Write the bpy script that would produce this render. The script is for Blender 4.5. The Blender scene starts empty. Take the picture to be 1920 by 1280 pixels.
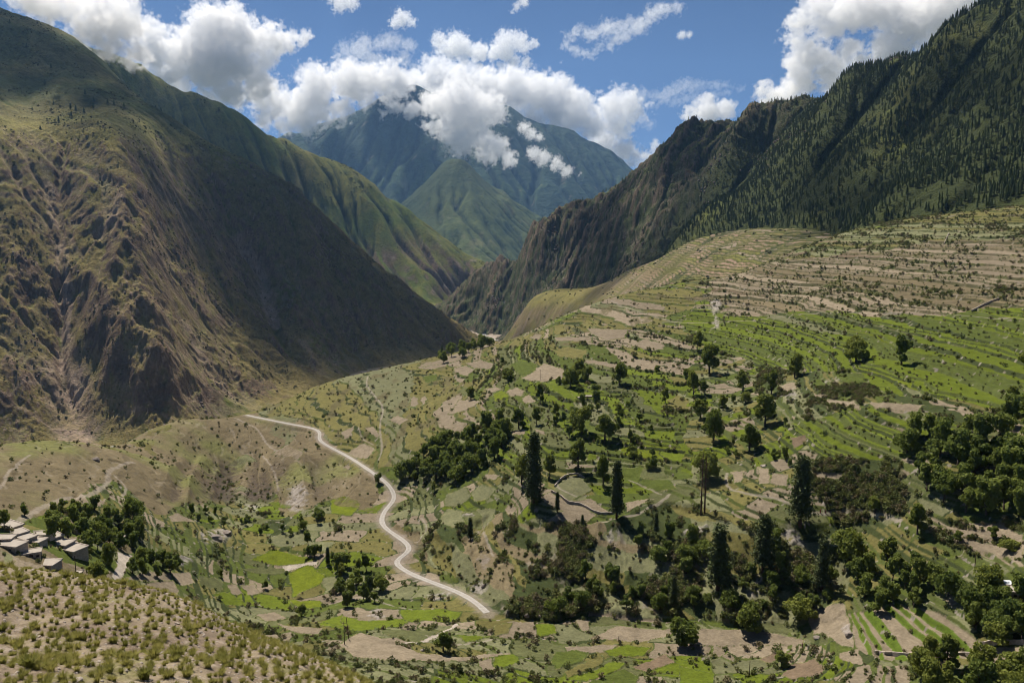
import bpy, math, random
import numpy as np
from mathutils import Vector, Matrix
R = math.radians
sc = bpy.context.scene
COL = sc.collection

# ------------------------------------------------------------------ camera, sky, sun, exposure
IMW, IMH, FPX = 1920.0, 1280.0, 1440.0
PITCH = R(8.3)
cam_d = bpy.data.cameras.new("camera"); cam = bpy.data.objects.new("camera", cam_d); COL.objects.link(cam)
cam.location = (0, 0, 0); cam.rotation_euler = (R(90) - PITCH, 0, 0)
cam_d.sensor_width = 36; cam_d.lens = 36 * FPX / IMW
cam_d.clip_start = 0.5; cam_d.clip_end = 120000
sc.camera = cam

SUN_EL, SUN_AZ = R(55), R(-28)          # azimuth clockwise from +Y (negative = left of the view)
world = bpy.data.worlds.new("World"); sc.world = world; world.use_nodes = True
wn = world.node_tree; wn.nodes.clear()
wo = wn.nodes.new('ShaderNodeOutputWorld'); bg = wn.nodes.new('ShaderNodeBackground')
sky = wn.nodes.new('ShaderNodeTexSky'); sky.sky_type = 'NISHITA'; sky.sun_disc = False
sky.sun_elevation = SUN_EL; sky.sun_rotation = SUN_AZ
sky.altitude = 4500; sky.air_density = 0.8; sky.dust_density = 0.0; sky.ozone_density = 6.0
bg.inputs['Strength'].default_value = 0.05
wn.links.new(sky.outputs[0], bg.inputs['Color']); wn.links.new(bg.outputs[0], wo.inputs['Surface'])
sun_d = bpy.data.lights.new("sun", 'SUN'); sun_d.energy = 5.0; sun_d.angle = R(0.5); sun_d.color = (1.0, 0.93, 0.82)
sun = bpy.data.objects.new("sun", sun_d); COL.objects.link(sun)
SUN_DIR = Vector((math.sin(SUN_AZ) * math.cos(SUN_EL), math.cos(SUN_AZ) * math.cos(SUN_EL), math.sin(SUN_EL)))
sun.rotation_euler = SUN_DIR.to_track_quat('Z', 'Y').to_euler(); sun.location = (0, 0, 600)
sc.view_settings.view_transform = 'Standard'; sc.view_settings.look = 'None'
sc.view_settings.exposure = 0.56; sc.view_settings.gamma = 1.0
sc.render.engine = 'CYCLES'
cy = sc.cycles
cy.use_denoising = True; cy.pixel_filter_type = 'BLACKMAN_HARRIS'; cy.filter_width = 1.0; cy.max_bounces = 10; cy.diffuse_bounces = 2; cy.glossy_bounces = 1
cy.transparent_max_bounces = 12; cy.volume_bounces = 8; cy.transmission_bounces = 2
cy.use_adaptive_sampling = True; cy.adaptive_threshold = 0.02
cy.caustics_reflective = False; cy.caustics_refractive = False
cy.volume_step_rate = 4.0; cy.volume_max_steps = 48

# ------------------------------------------------------------------ helpers
CP, SP = math.cos(PITCH), math.sin(PITCH)
def ray(px, py):
    xc = (np.asarray(px, float) - 960) / FPX; yc = (640 - np.asarray(py, float)) / FPX
    x = xc; y = CP + SP * yc; z = -SP + CP * yc
    h = np.hypot(x, y)
    return np.arctan2(x, y), z / h            # azimuth, tan(elevation)
def to_px(x, y, z):
    f = CP * y - SP * z; u = SP * y + CP * z
    f = np.maximum(f, 1e-3)
    return 960 + FPX * x / f, 640 - FPX * u / f

def _hash(ix, iy, seed):
    h = (ix.astype(np.int64) * 374761393 + iy.astype(np.int64) * 668265263 + seed * 974711) & 0xffffffff
    h = ((h ^ (h >> 13)) * 1274126177) & 0xffffffff
    h = (h ^ (h >> 16)) * 2246822519 & 0xffffffff
    return (h ^ (h >> 15)) & 0xffffffff
def hash01(ix, iy, seed=0):
    return (_hash(np.asarray(ix), np.asarray(iy), seed) / 4294967295.0)
def noise(x, y, seed=0):
    x = np.asarray(x, float); y = np.asarray(y, float)
    ix = np.floor(x); iy = np.floor(y); fx = x - ix; fy = y - iy
    ix = ix.astype(np.int64); iy = iy.astype(np.int64)
    def g(dx, dy):
        a = _hash(ix + dx, iy + dy, seed) * (2 * math.pi / 4294967296.0)
        return np.cos(a) * (fx - dx) + np.sin(a) * (fy - dy)
    sx = fx * fx * fx * (fx * (fx * 6 - 15) + 10); sy = fy * fy * fy * (fy * (fy * 6 - 15) + 10)
    a = g(0, 0); b = g(1, 0); c = g(0, 1); d = g(1, 1)
    return 1.45 * ((a + (b - a) * sx) * (1 - sy) + (c + (d - c) * sx) * sy)
def fbm(x, y, o=4, seed=0, gain=0.5, lac=2.03):
    s = 0; a = 1.0; t = 0
    for k in range(o):
        s = s + a * noise(x, y, seed + 17 * k); t += a; a *= gain; x = x * lac + 13.7; y = y * lac - 7.1
    return s / t
def ridged(x, y, o=4, seed=0, gain=0.5, lac=2.1):
    s = 0; a = 1.0; t = 0; w = 1.0
    for k in range(o):
        n = 1 - np.abs(noise(x, y, seed + 31 * k)); n = n * n * w; w = np.clip(n * 1.6, 0, 1)
        s = s + a * n; t += a; a *= gain; x = x * lac + 5.3; y = y * lac + 9.9
    return s / t
def sstep(a, b, x):
    t = np.clip((x - a) / (b - a), 0, 1); return t * t * (3 - 2 * t)
def lerp(a, b, t): return a + (b - a) * t

class TPS:
    """smooth height sheet through surveyed points: tan(elevation) over (azimuth, ln range)"""
    S = 1.5
    def __init__(self, pts, lam=1e-4):
        U, T = [], []
        for p in pts:
            px, py, r = p[0], p[1], p[2]
            a, t = ray(px, py)
            if len(p) == 4: t = p[3] / r        # px, 0, range, height
            if r < 0: r = r / t             # negative number = height instead of range
            U.append((a * self.S, math.log(r))); T.append(t)
        self.P = np.array(U); T = np.array(T); n = len(U)
        K = self.k(self.P, self.P) + lam * np.eye(n)
        Q = np.c_[np.ones(n), self.P]
        A = np.zeros((n + 3, n + 3)); A[:n, :n] = K; A[:n, n:] = Q; A[n:, :n] = Q.T
        self.w = np.linalg.solve(A, np.r_[T, 0, 0, 0])
    @staticmethod
    def k(a, b):
        d = ((a[:, None, :] - b[None]) ** 2).sum(-1)
        return 0.5 * d * np.log(np.maximum(d, 1e-12))
    def tan(self, az, lr):
        q = np.c_[az.ravel() * self.S, lr.ravel()]; out = np.empty(len(q))
        for i in range(0, len(q), 40000):
            s = q[i:i + 40000]
            out[i:i + 40000] = self.k(s, self.P) @ self.w[:-3] + self.w[-3] + s @ self.w[-2:]
        return out.reshape(az.shape)
    def hit(self, px, py, r0=150, r1=16000, n=900):
        a, t = ray(px, py); lr = np.linspace(math.log(r0), math.log(r1), n)
        f = self.tan(np.full(n, float(a)), lr) - t
        lo = max(0.0, self.P[:, 1].min() - .02); ok = lr >= lo
        k = np.where((f[1:] >= 0) & (f[:-1] < 0) & ok[1:])[0]
        if len(k) == 0:
            k = [int(np.argmin(np.where(ok, np.abs(f), 9)))]
        r = math.exp(lr[k[0]]); return (r * math.sin(a), r * math.cos(a), r * float(t))
    def height(self, x, y):
        x = np.asarray(x, float); y = np.asarray(y, float)
        r = np.hypot(x, y); return r * self.tan(np.arctan2(x, y), np.log(r))

def grid_mesh(name, X, Y, Z, mat, colr=None, extra=None, smooth=True):
    nr, nc = X.shape
    me = bpy.data.meshes.new(name)
    co = np.stack([X, Y, Z], -1).reshape(-1, 3).astype(np.float32)
    i = np.arange(nr * nc).reshape(nr, nc)
    q = np.stack([i[:-1, :-1], i[:-1, 1:], i[1:, 1:], i[1:, :-1]], -1).reshape(-1, 4)
    me.vertices.add(len(co)); me.vertices.foreach_set('co', co.ravel())
    me.loops.add(q.size); me.loops.foreach_set('vertex_index', q.ravel().astype(np.int32))
    me.polygons.add(len(q)); me.polygons.foreach_set('loop_start', (np.arange(len(q)) * 4).astype(np.int32))
    me.update(calc_edges=True)
    me.polygons.foreach_set('use_smooth', np.full(len(q), smooth))
    if colr is not None:
        a = me.attributes.new('cover', 'FLOAT_COLOR', 'POINT')
        c = np.ones((nr * nc, 4), np.float32); c[:, :3] = colr.reshape(-1, 3); a.data.foreach_set('color', c.ravel())
    for k, v in (extra or {}).items():
        a = me.attributes.new(k, 'FLOAT', 'POINT'); a.data.foreach_set('value', v.ravel().astype(np.float32))
    me.materials.append(mat)
    o = bpy.data.objects.new(name, me); COL.objects.link(o); o['kind'] = 'structure'
    return o
def slope_of(X, Y, Z):
    """unit normals of a curvilinear grid"""
    def d(A): return np.gradient(A, axis=1), np.gradient(A, axis=0)
    xu, xv = d(X); yu, yv = d(Y); zu, zv = d(Z)
    nx = yu * zv - zu * yv; ny = zu * xv - xu * zv; nz = xu * yv - yu * xv
    l = np.sqrt(nx * nx + ny * ny + nz * nz) + 1e-12
    s = np.sign(nz); return nx * s / l, ny * s / l, nz * s / l
def polar(px0, px1, r0, r1, nc, nr, power=1.0):
    a0 = float(ray(px0, 500)[0]); a1 = float(ray(px1, 500)[0])
    az = np.linspace(a0, a1, nc); u = np.linspace(0, 1, nr) ** power
    r = r0 * (r1 / r0) ** u
    A, Rr = np.meshgrid(az, r); return A, Rr, Rr * np.sin(A), Rr * np.cos(A)

# ------------------------------------------------------------------ materials
def nodemat(name):
    m = bpy.data.materials.new(name); m.use_nodes = True
    nt = m.node_tree; b = nt.nodes['Principled BSDF']
    b.inputs['Roughness'].default_value = 0.9
    b.inputs['Specular IOR Level'].default_value = 0.15
    return m, nt, b
def ground_mat(name, fine=1.0, mid=0.1, bump=0.5, dist=0.6, amt=0.35, rough=0.95):
    """albedo from the 'cover' attribute, broken up by world-space noise; fine/mid are 1/metres"""
    m, nt, b = nodemat(name); N, L = nt.nodes, nt.links
    b.inputs['Roughness'].default_value = rough; b.inputs['Specular IOR Level'].default_value = 0.05
    at = N.new('ShaderNodeAttribute'); at.attribute_name = 'cover'
    tc = N.new('ShaderNodeNewGeometry')
    n1 = N.new('ShaderNodeTexNoise'); n1.inputs['Scale'].default_value = fine; n1.inputs['Detail'].default_value = 4; n1.inputs['Roughness'].default_value = 0.7
    n2 = N.new('ShaderNodeTexNoise'); n2.inputs['Scale'].default_value = mid; n2.inputs['Detail'].default_value = 5; n2.inputs['Roughness'].default_value = 0.65
    L.new(tc.outputs['Position'], n1.inputs['Vector']); L.new(tc.outputs['Position'], n2.inputs['Vector'])
    mul = N.new('ShaderNodeMath'); mul.operation = 'ADD'; L.new(n1.outputs['Fac'], mul.inputs[0]); L.new(n2.outputs['Fac'], mul.inputs[1])
    mr = N.new('ShaderNodeMapRange'); mr.inputs['From Min'].default_value = 0.6; mr.inputs['From Max'].default_value = 1.4
    mr.inputs['To Min'].default_value = 1 - amt; mr.inputs['To Max'].default_value = 1 + amt; L.new(mul.outputs[0], mr.inputs['Value'])
    vm = N.new('ShaderNodeVectorMath'); vm.operation = 'SCALE'; L.new(at.outputs['Color'], vm.inputs[0]); L.new(mr.outputs[0], vm.inputs['Scale'])
    L.new(vm.outputs[0], b.inputs['Base Color'])
    bp = N.new('ShaderNodeBump'); bp.inputs['Strength'].default_value = bump; bp.inputs['Distance'].default_value = dist
    L.new(n1.outputs['Fac'], bp.inputs['Height']); L.new(bp.outputs[0], b.inputs['Normal'])
    return m
# ------------------------------------------------------------------ land units (survey points: px, py, range  | negative third = height)
LEFT = TPS([(0,15,3400),(60,45,3350),(150,90,3200),(200,125,3000),(283,200,2650),(330,228,2600),(400,272,2520),(460,305,2450),(520,345,2400),
 (570,395,2330),(620,455,2300),(680,508,2260),(740,550,2240),(800,598,2240),(850,628,2260),(885,645,2300),
 (-150,-60,3500),(-150,255,2000),(0,262,2050),(120,262,2080),(200,254,2130),(60,235,2220),(0,190,2400),(150,180,2450),(0,110,2800),(100,130,2750),
 (0,400,1850),(0,550,1680),(0,700,1530),(120,400,1880),(120,550,1700),(120,700,1550),(240,400,1860),(240,480,1760),(270,640,1560),(330,740,1480),
 (300,330,2090),(400,400,2190),(400,500,2030),(420,600,1850),(460,690,1700),(520,480,2190),(560,600,1980),(660,620,2090),(700,570,2160),
 (0,840,-338),(120,820,-338),(250,812,-340),(400,775,-343),(580,725,-346),(730,682,-348),(860,655,-349),(-200,850,-336),(-200,500,1700),
 (885,700,1900),(950,655,-350),(950,700,-352),(1000,660,-352),(0,900,-352),(300,870,-352),(600,780,-352),(800,720,-352),
 (600,560,3000),(740,640,2900),(400,400,3100),(283,320,3300),(885,660,2700),(950,650,2600),(100,150,4200),(0,80,4200)], 1e-5)
R2C = [(60,60,4050),(150,85,4100),(200,105,4200),(250,122,4250),(330,160,4300),(365,168,4330),(400,190,4350),(470,226,4400),(530,262,4450),(600,287,4450),(680,332,4400),(750,388,4350),(830,442,4300),(900,492,4250),(960,530,4200),(1050,580,4100)]
def crest_points(C, foot_r, foot_z, mid=.12):
    out = list(C)
    for px, py, r in C:
        a, t = ray(px, py); z = r * float(t)
        for k, s in ((1.05, .3), (1.12, .45), (1.25, .55)): out.append((px, 0, r * k, z - s * (k - 1) * r))
        out.append((px, 0, foot_r, foot_z)); out.append((px, 0, (r + foot_r) / 2, (z + foot_z) / 2 - mid * (z - foot_z)))
    return out
RIDGE2 = TPS(crest_points(R2C, 3480, -345) + [(820,572,-345),(900,560,-345),(1000,600,-345)], 1e-5)
FARHILL = TPS([(860,295,7600),(800,335,7800),(760,372,8000),(740,400,8200),(900,328,7700),(960,372,7800),(1020,412,7900),(1100,460,8000),
 (860,400,6800),(900,490,6000),(800,450,6400),(980,470,6600),(700,480,6600),(830,335,7400),(880,350,7200),
 (860,400,9200),(760,440,9200),(1000,470,9200),(900,560,5200),(600,500,6600),(1200,520,7000),(1200,560,5600),(600,560,5200)], 1e-5)
FAR = TPS([(380,300,12500),(450,285,12500),(530,258,12400),(600,235,12300),(660,212,12200),(740,168,12000),(790,168,12000),(850,185,12000),(920,194,12000),(980,214,12000),(1050,243,12000),
 (1100,262,12000),(1140,285,12000),(1185,316,12000),(1260,370,12000),(1350,420,12000),
 (620,330,10600),(740,290,10800),(700,400,9500),(800,300,10300),(900,300,10400),(1000,330,10500),(1100,370,10400),(960,400,9600),(740,420,9000),(1050,440,9200),(900,480,8400),(560,400,9600),
 (740,330,14500),(950,330,14500),(1185,420,14500),(530,380,14500),(1300,480,9000),(450,480,9000),(380,460,14500)], 1e-5)
RIGHT = TPS([(2050,-90,1500),(1920,5,1600),(1850,36,1650),(1790,72,1700),(1700,128,1780),(1650,152,1830),(1600,150,1900),(1540,186,1960),(1490,212,2040),(1450,236,2110),
 (1420,206,2200),(1370,218,2300),(1330,246,2350),(1290,262,2400),(1250,280,2440),(1200,312,2500),(1150,347,2560),(1080,388,2640),(1000,433,2740),(940,472,2820),
 (900,502,2880),(870,532,2920),(820,574,3000),(780,600,3040),
 (870,618,-350),(930,638,-350),(900,560,2800),(960,560,2640),(1000,600,-330),(1050,500,2450),(1100,560,2160),(1150,450,2250),(1250,400,2080),(1200,500,2020),(1300,432,1830),(1350,330,1980),(1400,424,1580),
 (1500,452,1340),(1500,330,1650),(1600,430,1130),(1600,300,1520),(1700,410,1080),(1700,260,1480),(1800,395,1020),(1800,200,1420),(1920,375,980),(1920,200,1260),(2050,370,940),(2050,150,1200),
 (1500,540,1200),(1700,470,950),(1920,440,880),(1300,520,1900),(1430,260,2050),(1100,620,1900),(1000,660,-356),
 (1920,120,2200),(1600,260,2600),(1430,310,3000),(1200,420,3300),(1000,530,3500),(850,600,3600)], 1e-5)
SHOULDER = TPS([(935,640,-352),(962,628,2240),(985,590,2180),(997,562,2120),(1030,547,2080),(1090,543,2000),(1180,508,1850),(1260,472,1700),(1320,442,1600),(1390,433,1480),(1450,440,1340),(1520,452,1210),(1580,462,1150),(1660,475,1080),
 (1050,600,1880),(1100,585,1750),(1150,560,1620),(1200,530,1560),(1260,500,1500),(1320,470,1450),(1400,470,1280),(1460,480,1120),(1020,575,2000),(1060,560,1940),
 (1000,640,1950),(1100,640,1450),(1200,600,1250),(1300,560,1200),(1400,540,1100),(1560,520,1000),(1660,540,950),
 (1030,620,2500),(1180,580,2300),(1320,520,2000),(1450,500,1800),(930,660,2600)], 1e-5)
MAIN = TPS([
 (700,1280,195),(1000,1280,212),(1300,1280,222),(1600,1280,225),(1900,1280,225),(720,1180,245),(560,1090,330),(640,1150,275),(450,1150,290),(300,1180,240),(100,1180,205),(-100,1180,195),
 (450,940,450),(520,900,500),(470,1020,370),(900,1150,268),(1200,1160,268),(1500,1165,270),(1880,1160,252),(1050,1200,246),
 (970,1115,282),(1100,1110,284),(1250,1125,280),(1420,1130,278),(1560,1120,280),(1000,1030,312),(1160,1050,300),(1310,1050,298),(1440,1070,292),(1540,1060,296),
 (1000,945,336),(1160,985,318),(1310,965,322),(1440,985,312),(1500,990,312),(1580,985,318),
 (1000,880,370),(1000,800,430),(1000,720,535),(1000,660,660),(880,655,830),(700,695,780),(600,722,750),(450,780,700),(350,786,640),(300,800,600),(225,835,560),(830,668,770),(940,645,860),
 (100,826,440),(30,832,430),(-80,845,420),(180,836,450),(150,870,400),(130,930,335),(300,872,462),(380,905,480),(300,930,400),(50,960,300),(30,905,340),(250,980,335),(120,1020,270),(0,1010,262),(220,1060,275),(-100,1030,255),
 (450,880,560),(380,860,570),(560,910,470),(560,850,530),(600,800,590),(640,860,520),(700,900,440),(740,935,415),(650,960,400),(620,1040,345),(720,1000,365),(770,1025,345),(850,1100,298),
 (870,940,375),(830,1000,345),(900,1060,308),(950,1050,310),(950,965,350),(870,850,430),(780,830,470),(700,790,560),(660,750,640),(830,740,600),(900,700,660),(960,690,620),(1050,620,740),(1100,600,780),(1010,630,760),
 (1080,588,800),(1150,566,800),(1200,800,415),(1200,700,540),(1200,620,680),(1280,530,900),(1380,515,920),(1400,850,378),(1400,720,500),(1400,620,640),(1400,560,760),(1500,465,980),
 (1600,700,445),(1600,620,560),(1600,540,720),(1600,475,880),(1620,426,1060),(1700,412,1080),(1800,398,1030),(1920,384,980),(2000,380,950),(1600,800,365),(1600,890,335),
 (1900,700,420),(1900,620,510),(1900,540,640),(1900,470,780),(1900,800,350),(1900,900,318),(1750,900,318),(2050,700,400),(2050,1000,270),(2050,1280,220),(1900,1000,290),(1700,1050,285),(1900,1090,264),(1650,1100,275),(1750,1150,258),(1100,880,368),(1200,900,356),(1100,800,425),(1300,900,352),
 (1300,800,415),(1150,940,338),
 (0,900,560),(100,900,580),(200,880,640),(300,860,720),(450,850,850),(600,800,900),(700,760,950),(830,720,980),(940,690,1080),(1080,650,1050),(1150,620,1050),(1280,580,1150),(1380,570,1150),(1500,520,1200),(1620,480,1300),(1800,450,1300),(2000,440,1250),
 (-100,900,520),(0,990,800),(300,960,900),(600,900,1150),
], 1e-5)
FORE = TPS([(-80,1060,66),(0,1072,64),(80,1082,61),(150,1092,58),(250,1106,55),(330,1122,52),(400,1150,50),(470,1184,47),(540,1206,45),(600,1231,43),(650,1256,41),(700,1282,39),(760,1310,36),
 (0,1180,38),(200,1180,39),(350,1200,38),(0,1280,27),(200,1280,27.5),(400,1280,29.5),(550,1280,33),(-80,1280,26),(0,1400,19),(300,1400,20),(600,1400,25),(800,1400,27),
 (0,1150,85),(250,1180,75),(470,1260,64),(600,1300,58),(700,1350,52),(800,1400,46)], 1e-6)
# ------------------------------------------------------------------ rain-cut relief on a regular world grid
class Field:
    def __init__(self, T, x0, x1, y0, y1, cell):
        self.T = T; self.x0, self.y0, self.c = x0, y0, cell
        self.nx = int((x1 - x0) / cell) + 1; self.ny = int((y1 - y0) / cell) + 1
        xs = x0 + cell * np.arange(self.nx); ys = y0 + cell * np.arange(self.ny)
        self.X, self.Y = np.meshgrid(xs, ys)
        # the smooth sheet needs few samples: evaluate coarse, then enlarge by cubic weights
        k = 4; cx = np.arange(-2, self.nx // k + 4) * cell * k + x0; cyy = np.arange(-2, self.ny // k + 4) * cell * k + y0
        CX, CY = np.meshgrid(cx, cyy); C = T.height(CX, CY)
        self.Z = cubic(C, (self.X - cx[0]) / (cell * k), (self.Y - cyy[0]) / (cell * k))
        self.Z0 = self.Z.copy()
    def erode(self, batches, n, steps, seed, rate=0.35, cap=1.2, inertia=0.25, dep=0.25, soft=1):
        rng = np.random.default_rng(seed); Z = self.Z / self.c; ny, nx = Z.shape
        for b in range(batches):
            px = rng.uniform(2, nx - 4, n); py = rng.uniform(2, ny - 4, n)
            dx = np.zeros(n); dy = np.zeros(n); sed = np.zeros(n); vel = np.ones(n); wat = np.ones(n)
            flat = Z.ravel()
            for s in range(steps):
                ix = px.astype(int); iy = py.astype(int); fx = px - ix; fy = py - iy; i = iy * nx + ix
                h00 = flat[i]; h10 = flat[i + 1]; h01 = flat[i + nx]; h11 = flat[i + nx + 1]
                gx = (h10 - h00) * (1 - fy) + (h11 - h01) * fy; gy = (h01 - h00) * (1 - fx) + (h11 - h10) * fx
                h = (h00 * (1 - fx) + h10 * fx) * (1 - fy) + (h01 * (1 - fx) + h11 * fx) * fy
                dx = dx * inertia - gx * (1 - inertia); dy = dy * inertia - gy * (1 - inertia)
                l = np.hypot(dx, dy) + 1e-9; dx /= l; dy /= l
                npx = np.clip(px + dx, 1, nx - 3); npy = np.clip(py + dy, 1, ny - 3)
                jx = npx.astype(int); jy = npy.astype(int); ax = npx - jx; ay = npy - jy; j = jy * nx + jx
                nh = (flat[j] * (1 - ax) + flat[j + 1] * ax) * (1 - ay) + (flat[j + nx] * (1 - ax) + flat[j + nx + 1] * ax) * ay
                dh = nh - h
                c = np.maximum(-dh, 0.02) * vel * wat * cap
                give = np.where(dh > 0, np.minimum(dh, sed), np.where(sed > c, (sed - c) * dep, -np.minimum((c - sed) * rate, -dh * 0.5)))
                give = np.clip(give, -0.03, 0.03)
                sed -= give
                w = [(0, (1 - fx) * (1 - fy)), (1, fx * (1 - fy)), (nx, (1 - fx) * fy), (nx + 1, fx * fy)]
                acc = np.zeros(flat.size)
                for o, ww in w: acc += np.bincount(i + o, give * ww, flat.size)
                flat = flat + acc
                vel = np.sqrt(np.clip(vel * vel - dh * 0.5, 0.1, 6)); wat *= 0.985
                px, py = npx, npy
            Z = flat.reshape(ny, nx)
            for _ in range(soft):
                Q = Z.copy(); Q[1:-1, 1:-1] = 0.6 * Z[1:-1, 1:-1] + 0.1 * (Z[:-2, 1:-1] + Z[2:, 1:-1] + Z[1:-1, :-2] + Z[1:-1, 2:]); Z = 0.5 * Z + 0.5 * Q
        self.Z = Z * self.c
    def at(self, A, x, y):
        return cubic(A, (np.asarray(x) - self.x0) / self.c, (np.asarray(y) - self.y0) / self.c)
def cubic(A, u, v):
    ny, nx = A.shape
    u = np.clip(u, 1, nx - 2.001); v = np.clip(v, 1, ny - 2.001)
    iu = u.astype(int); iv = v.astype(int); fu = u - iu; fv = v - iv
    def w(f): return (-.5*f+f*f-.5*f**3, 1-2.5*f*f+1.5*f**3, .5*f+2*f*f-1.5*f**3, -.5*f*f+.5*f**3)
    wu, wv = w(fu), w(fv); out = 0; F = A.ravel()
    for a in range(4):
        row = np.minimum(iv + a - 1, ny - 1) * nx
        out = out + wv[a] * sum(wu[b] * F[row + np.minimum(iu + b - 1, nx - 1)] for b in range(4))
    return out
def track(T, pts):
    P = [T.hit(px, py) for px, py in pts]
    return np.array([p[:2] for p in P if p is not None])
def distance_to(P, X, Y):
    best = np.full(X.shape, 1e9)
    for a, b in zip(P[:-1], P[1:]):
        d = b - a; t = np.clip(((X - a[0]) * d[0] + (Y - a[1]) * d[1]) / (d @ d), 0, 1)
        best = np.minimum(best, np.hypot(X - a[0] - t * d[0], Y - a[1] - t * d[1]))
    return best
def rib(F, pts, height, width, seed=0):
    """raise a rocky rib (or cut a gully, height<0) along a line surveyed at px,py"""
    P = track(F.T, pts)
    wx = F.X + 30 * fbm(F.X / 150, F.Y / 150, 3, seed); wy = F.Y + 30 * fbm(F.X / 150, F.Y / 150, 3, seed + 5)
    F.Z += height * np.exp(-(distance_to(P, wx, wy) / width) ** 1.5)
def along(X, Y, T, pts):
    return distance_to(track(T, pts), X, Y)

def mix(c, col, w):
    return c + (np.array(col) - c) * np.clip(w, 0, 1)[..., None]
# ------------------------------------------------------------------ mountains
def relief(name, T, fbox, cell, box, nc, nr, pre, erode, paint, mat, extra=None, carve=None, fine=None, post=None):
    F = Field(T, *fbox, cell)
    crest_keep = 1.0
    F.Z = F.Z + pre(F.X, F.Y, F.Z)
    if carve: carve(F)
    F.erode(*erode)
    if post: post(F)
    A, Rr, X, Y = polar(*box, nc, nr)
    Z = F.at(F.Z, X, Y)
    if fine is not None: Z = Z + fine(X, Y, Z)
    cut = F.at(F.Z - F.Z0, X, Y)
    nrm = slope_of(X, Y, Z)
    # curvature of the relief: ribs positive, gullies negative
    G = F.Z; S = G.copy()
    for _ in range(6):
        S[1:-1, 1:-1] = 0.2 * (S[1:-1, 1:-1] + S[:-2, 1:-1] + S[2:, 1:-1] + S[1:-1, :-2] + S[1:-1, 2:])
    curv = F.at((G - S) / cell, X, Y)
    c = paint(X, Y, Z, nrm, curv, cut)
    o = grid_mesh(name, X, Y, Z, mat, c); o['kind'] = 'structure'
    return F, o

GRASS = (.085, .105, .026); DRY = (.19, .155, .065); BROWN = (.125, .088, .062); ROCK = (.13, .098, .082); SCREE = (.27, .215, .175); DARKV = (.028, .042, .018)

def downslope(X, Y, ax, ay):
    l = math.hypot(ax, ay); ax /= l; ay /= l
    return X * ax + Y * ay, -X * ay + Y * ax      # along fall, along contour

# front-left mountain -------------------------------------------------
def pre_left(X, Y, Z):
    f, c = downslope(X, Y, 0.75, -0.66)
    wob = 110 * fbm(X / 260, Y / 260, 4, 3)
    keep = sstep(-350, -300, Z)
    n = 24 * (ridged((c + wob) / 190, f / 900, 4, 11) - 0.5) + 16 * (ridged((c + wob) / 60, f / 240, 3, 12) - .5) + 14 * fbm(X / 120, Y / 120, 5, 21)
    crag = sstep(-.05, .4, fbm(X / 170, Y / 170, 3, 87)) * 26 * (ridged(X / 46, Y / 46, 5, 41, .6) - .45)
    lowz = sstep(260, 120, Z)
    return keep * (n * (0.45 + 0.55 * lowz) + crag * lowz)
def carve_left(F):
    rib(F, [(200,252),(225,360),(240,480),(262,590),(300,700),(420,775)], 34, 60, 1)
    rib(F, [(240,480),(200,560),(185,620)], 30, 40, 2)
    rib(F, [(285,620),(240,660),(225,700)], 26, 32, 3)
    rib(F, [(300,700),(280,740),(262,760)], 24, 30, 4)
    rib(F, [(95,330),(110,450),(120,560),(130,680),(140,790)], -16, 55, 5)
    rib(F, [(20,300),(30,420),(45,520),(40,600)], 26, 40, 6)
    rib(F, [(20,700),(0,760),(-40,800)], 30, 45, 16)
    rib(F, [(290,330),(380,440),(440,560),(520,680),(560,712)], 26, 45, 7)
    rib(F, [(440,420),(490,500),(510,600),(560,680)], -26, 45, 8)
    rib(F, [(520,400),(600,530),(660,620),(700,675)], 24, 50, 9)
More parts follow.
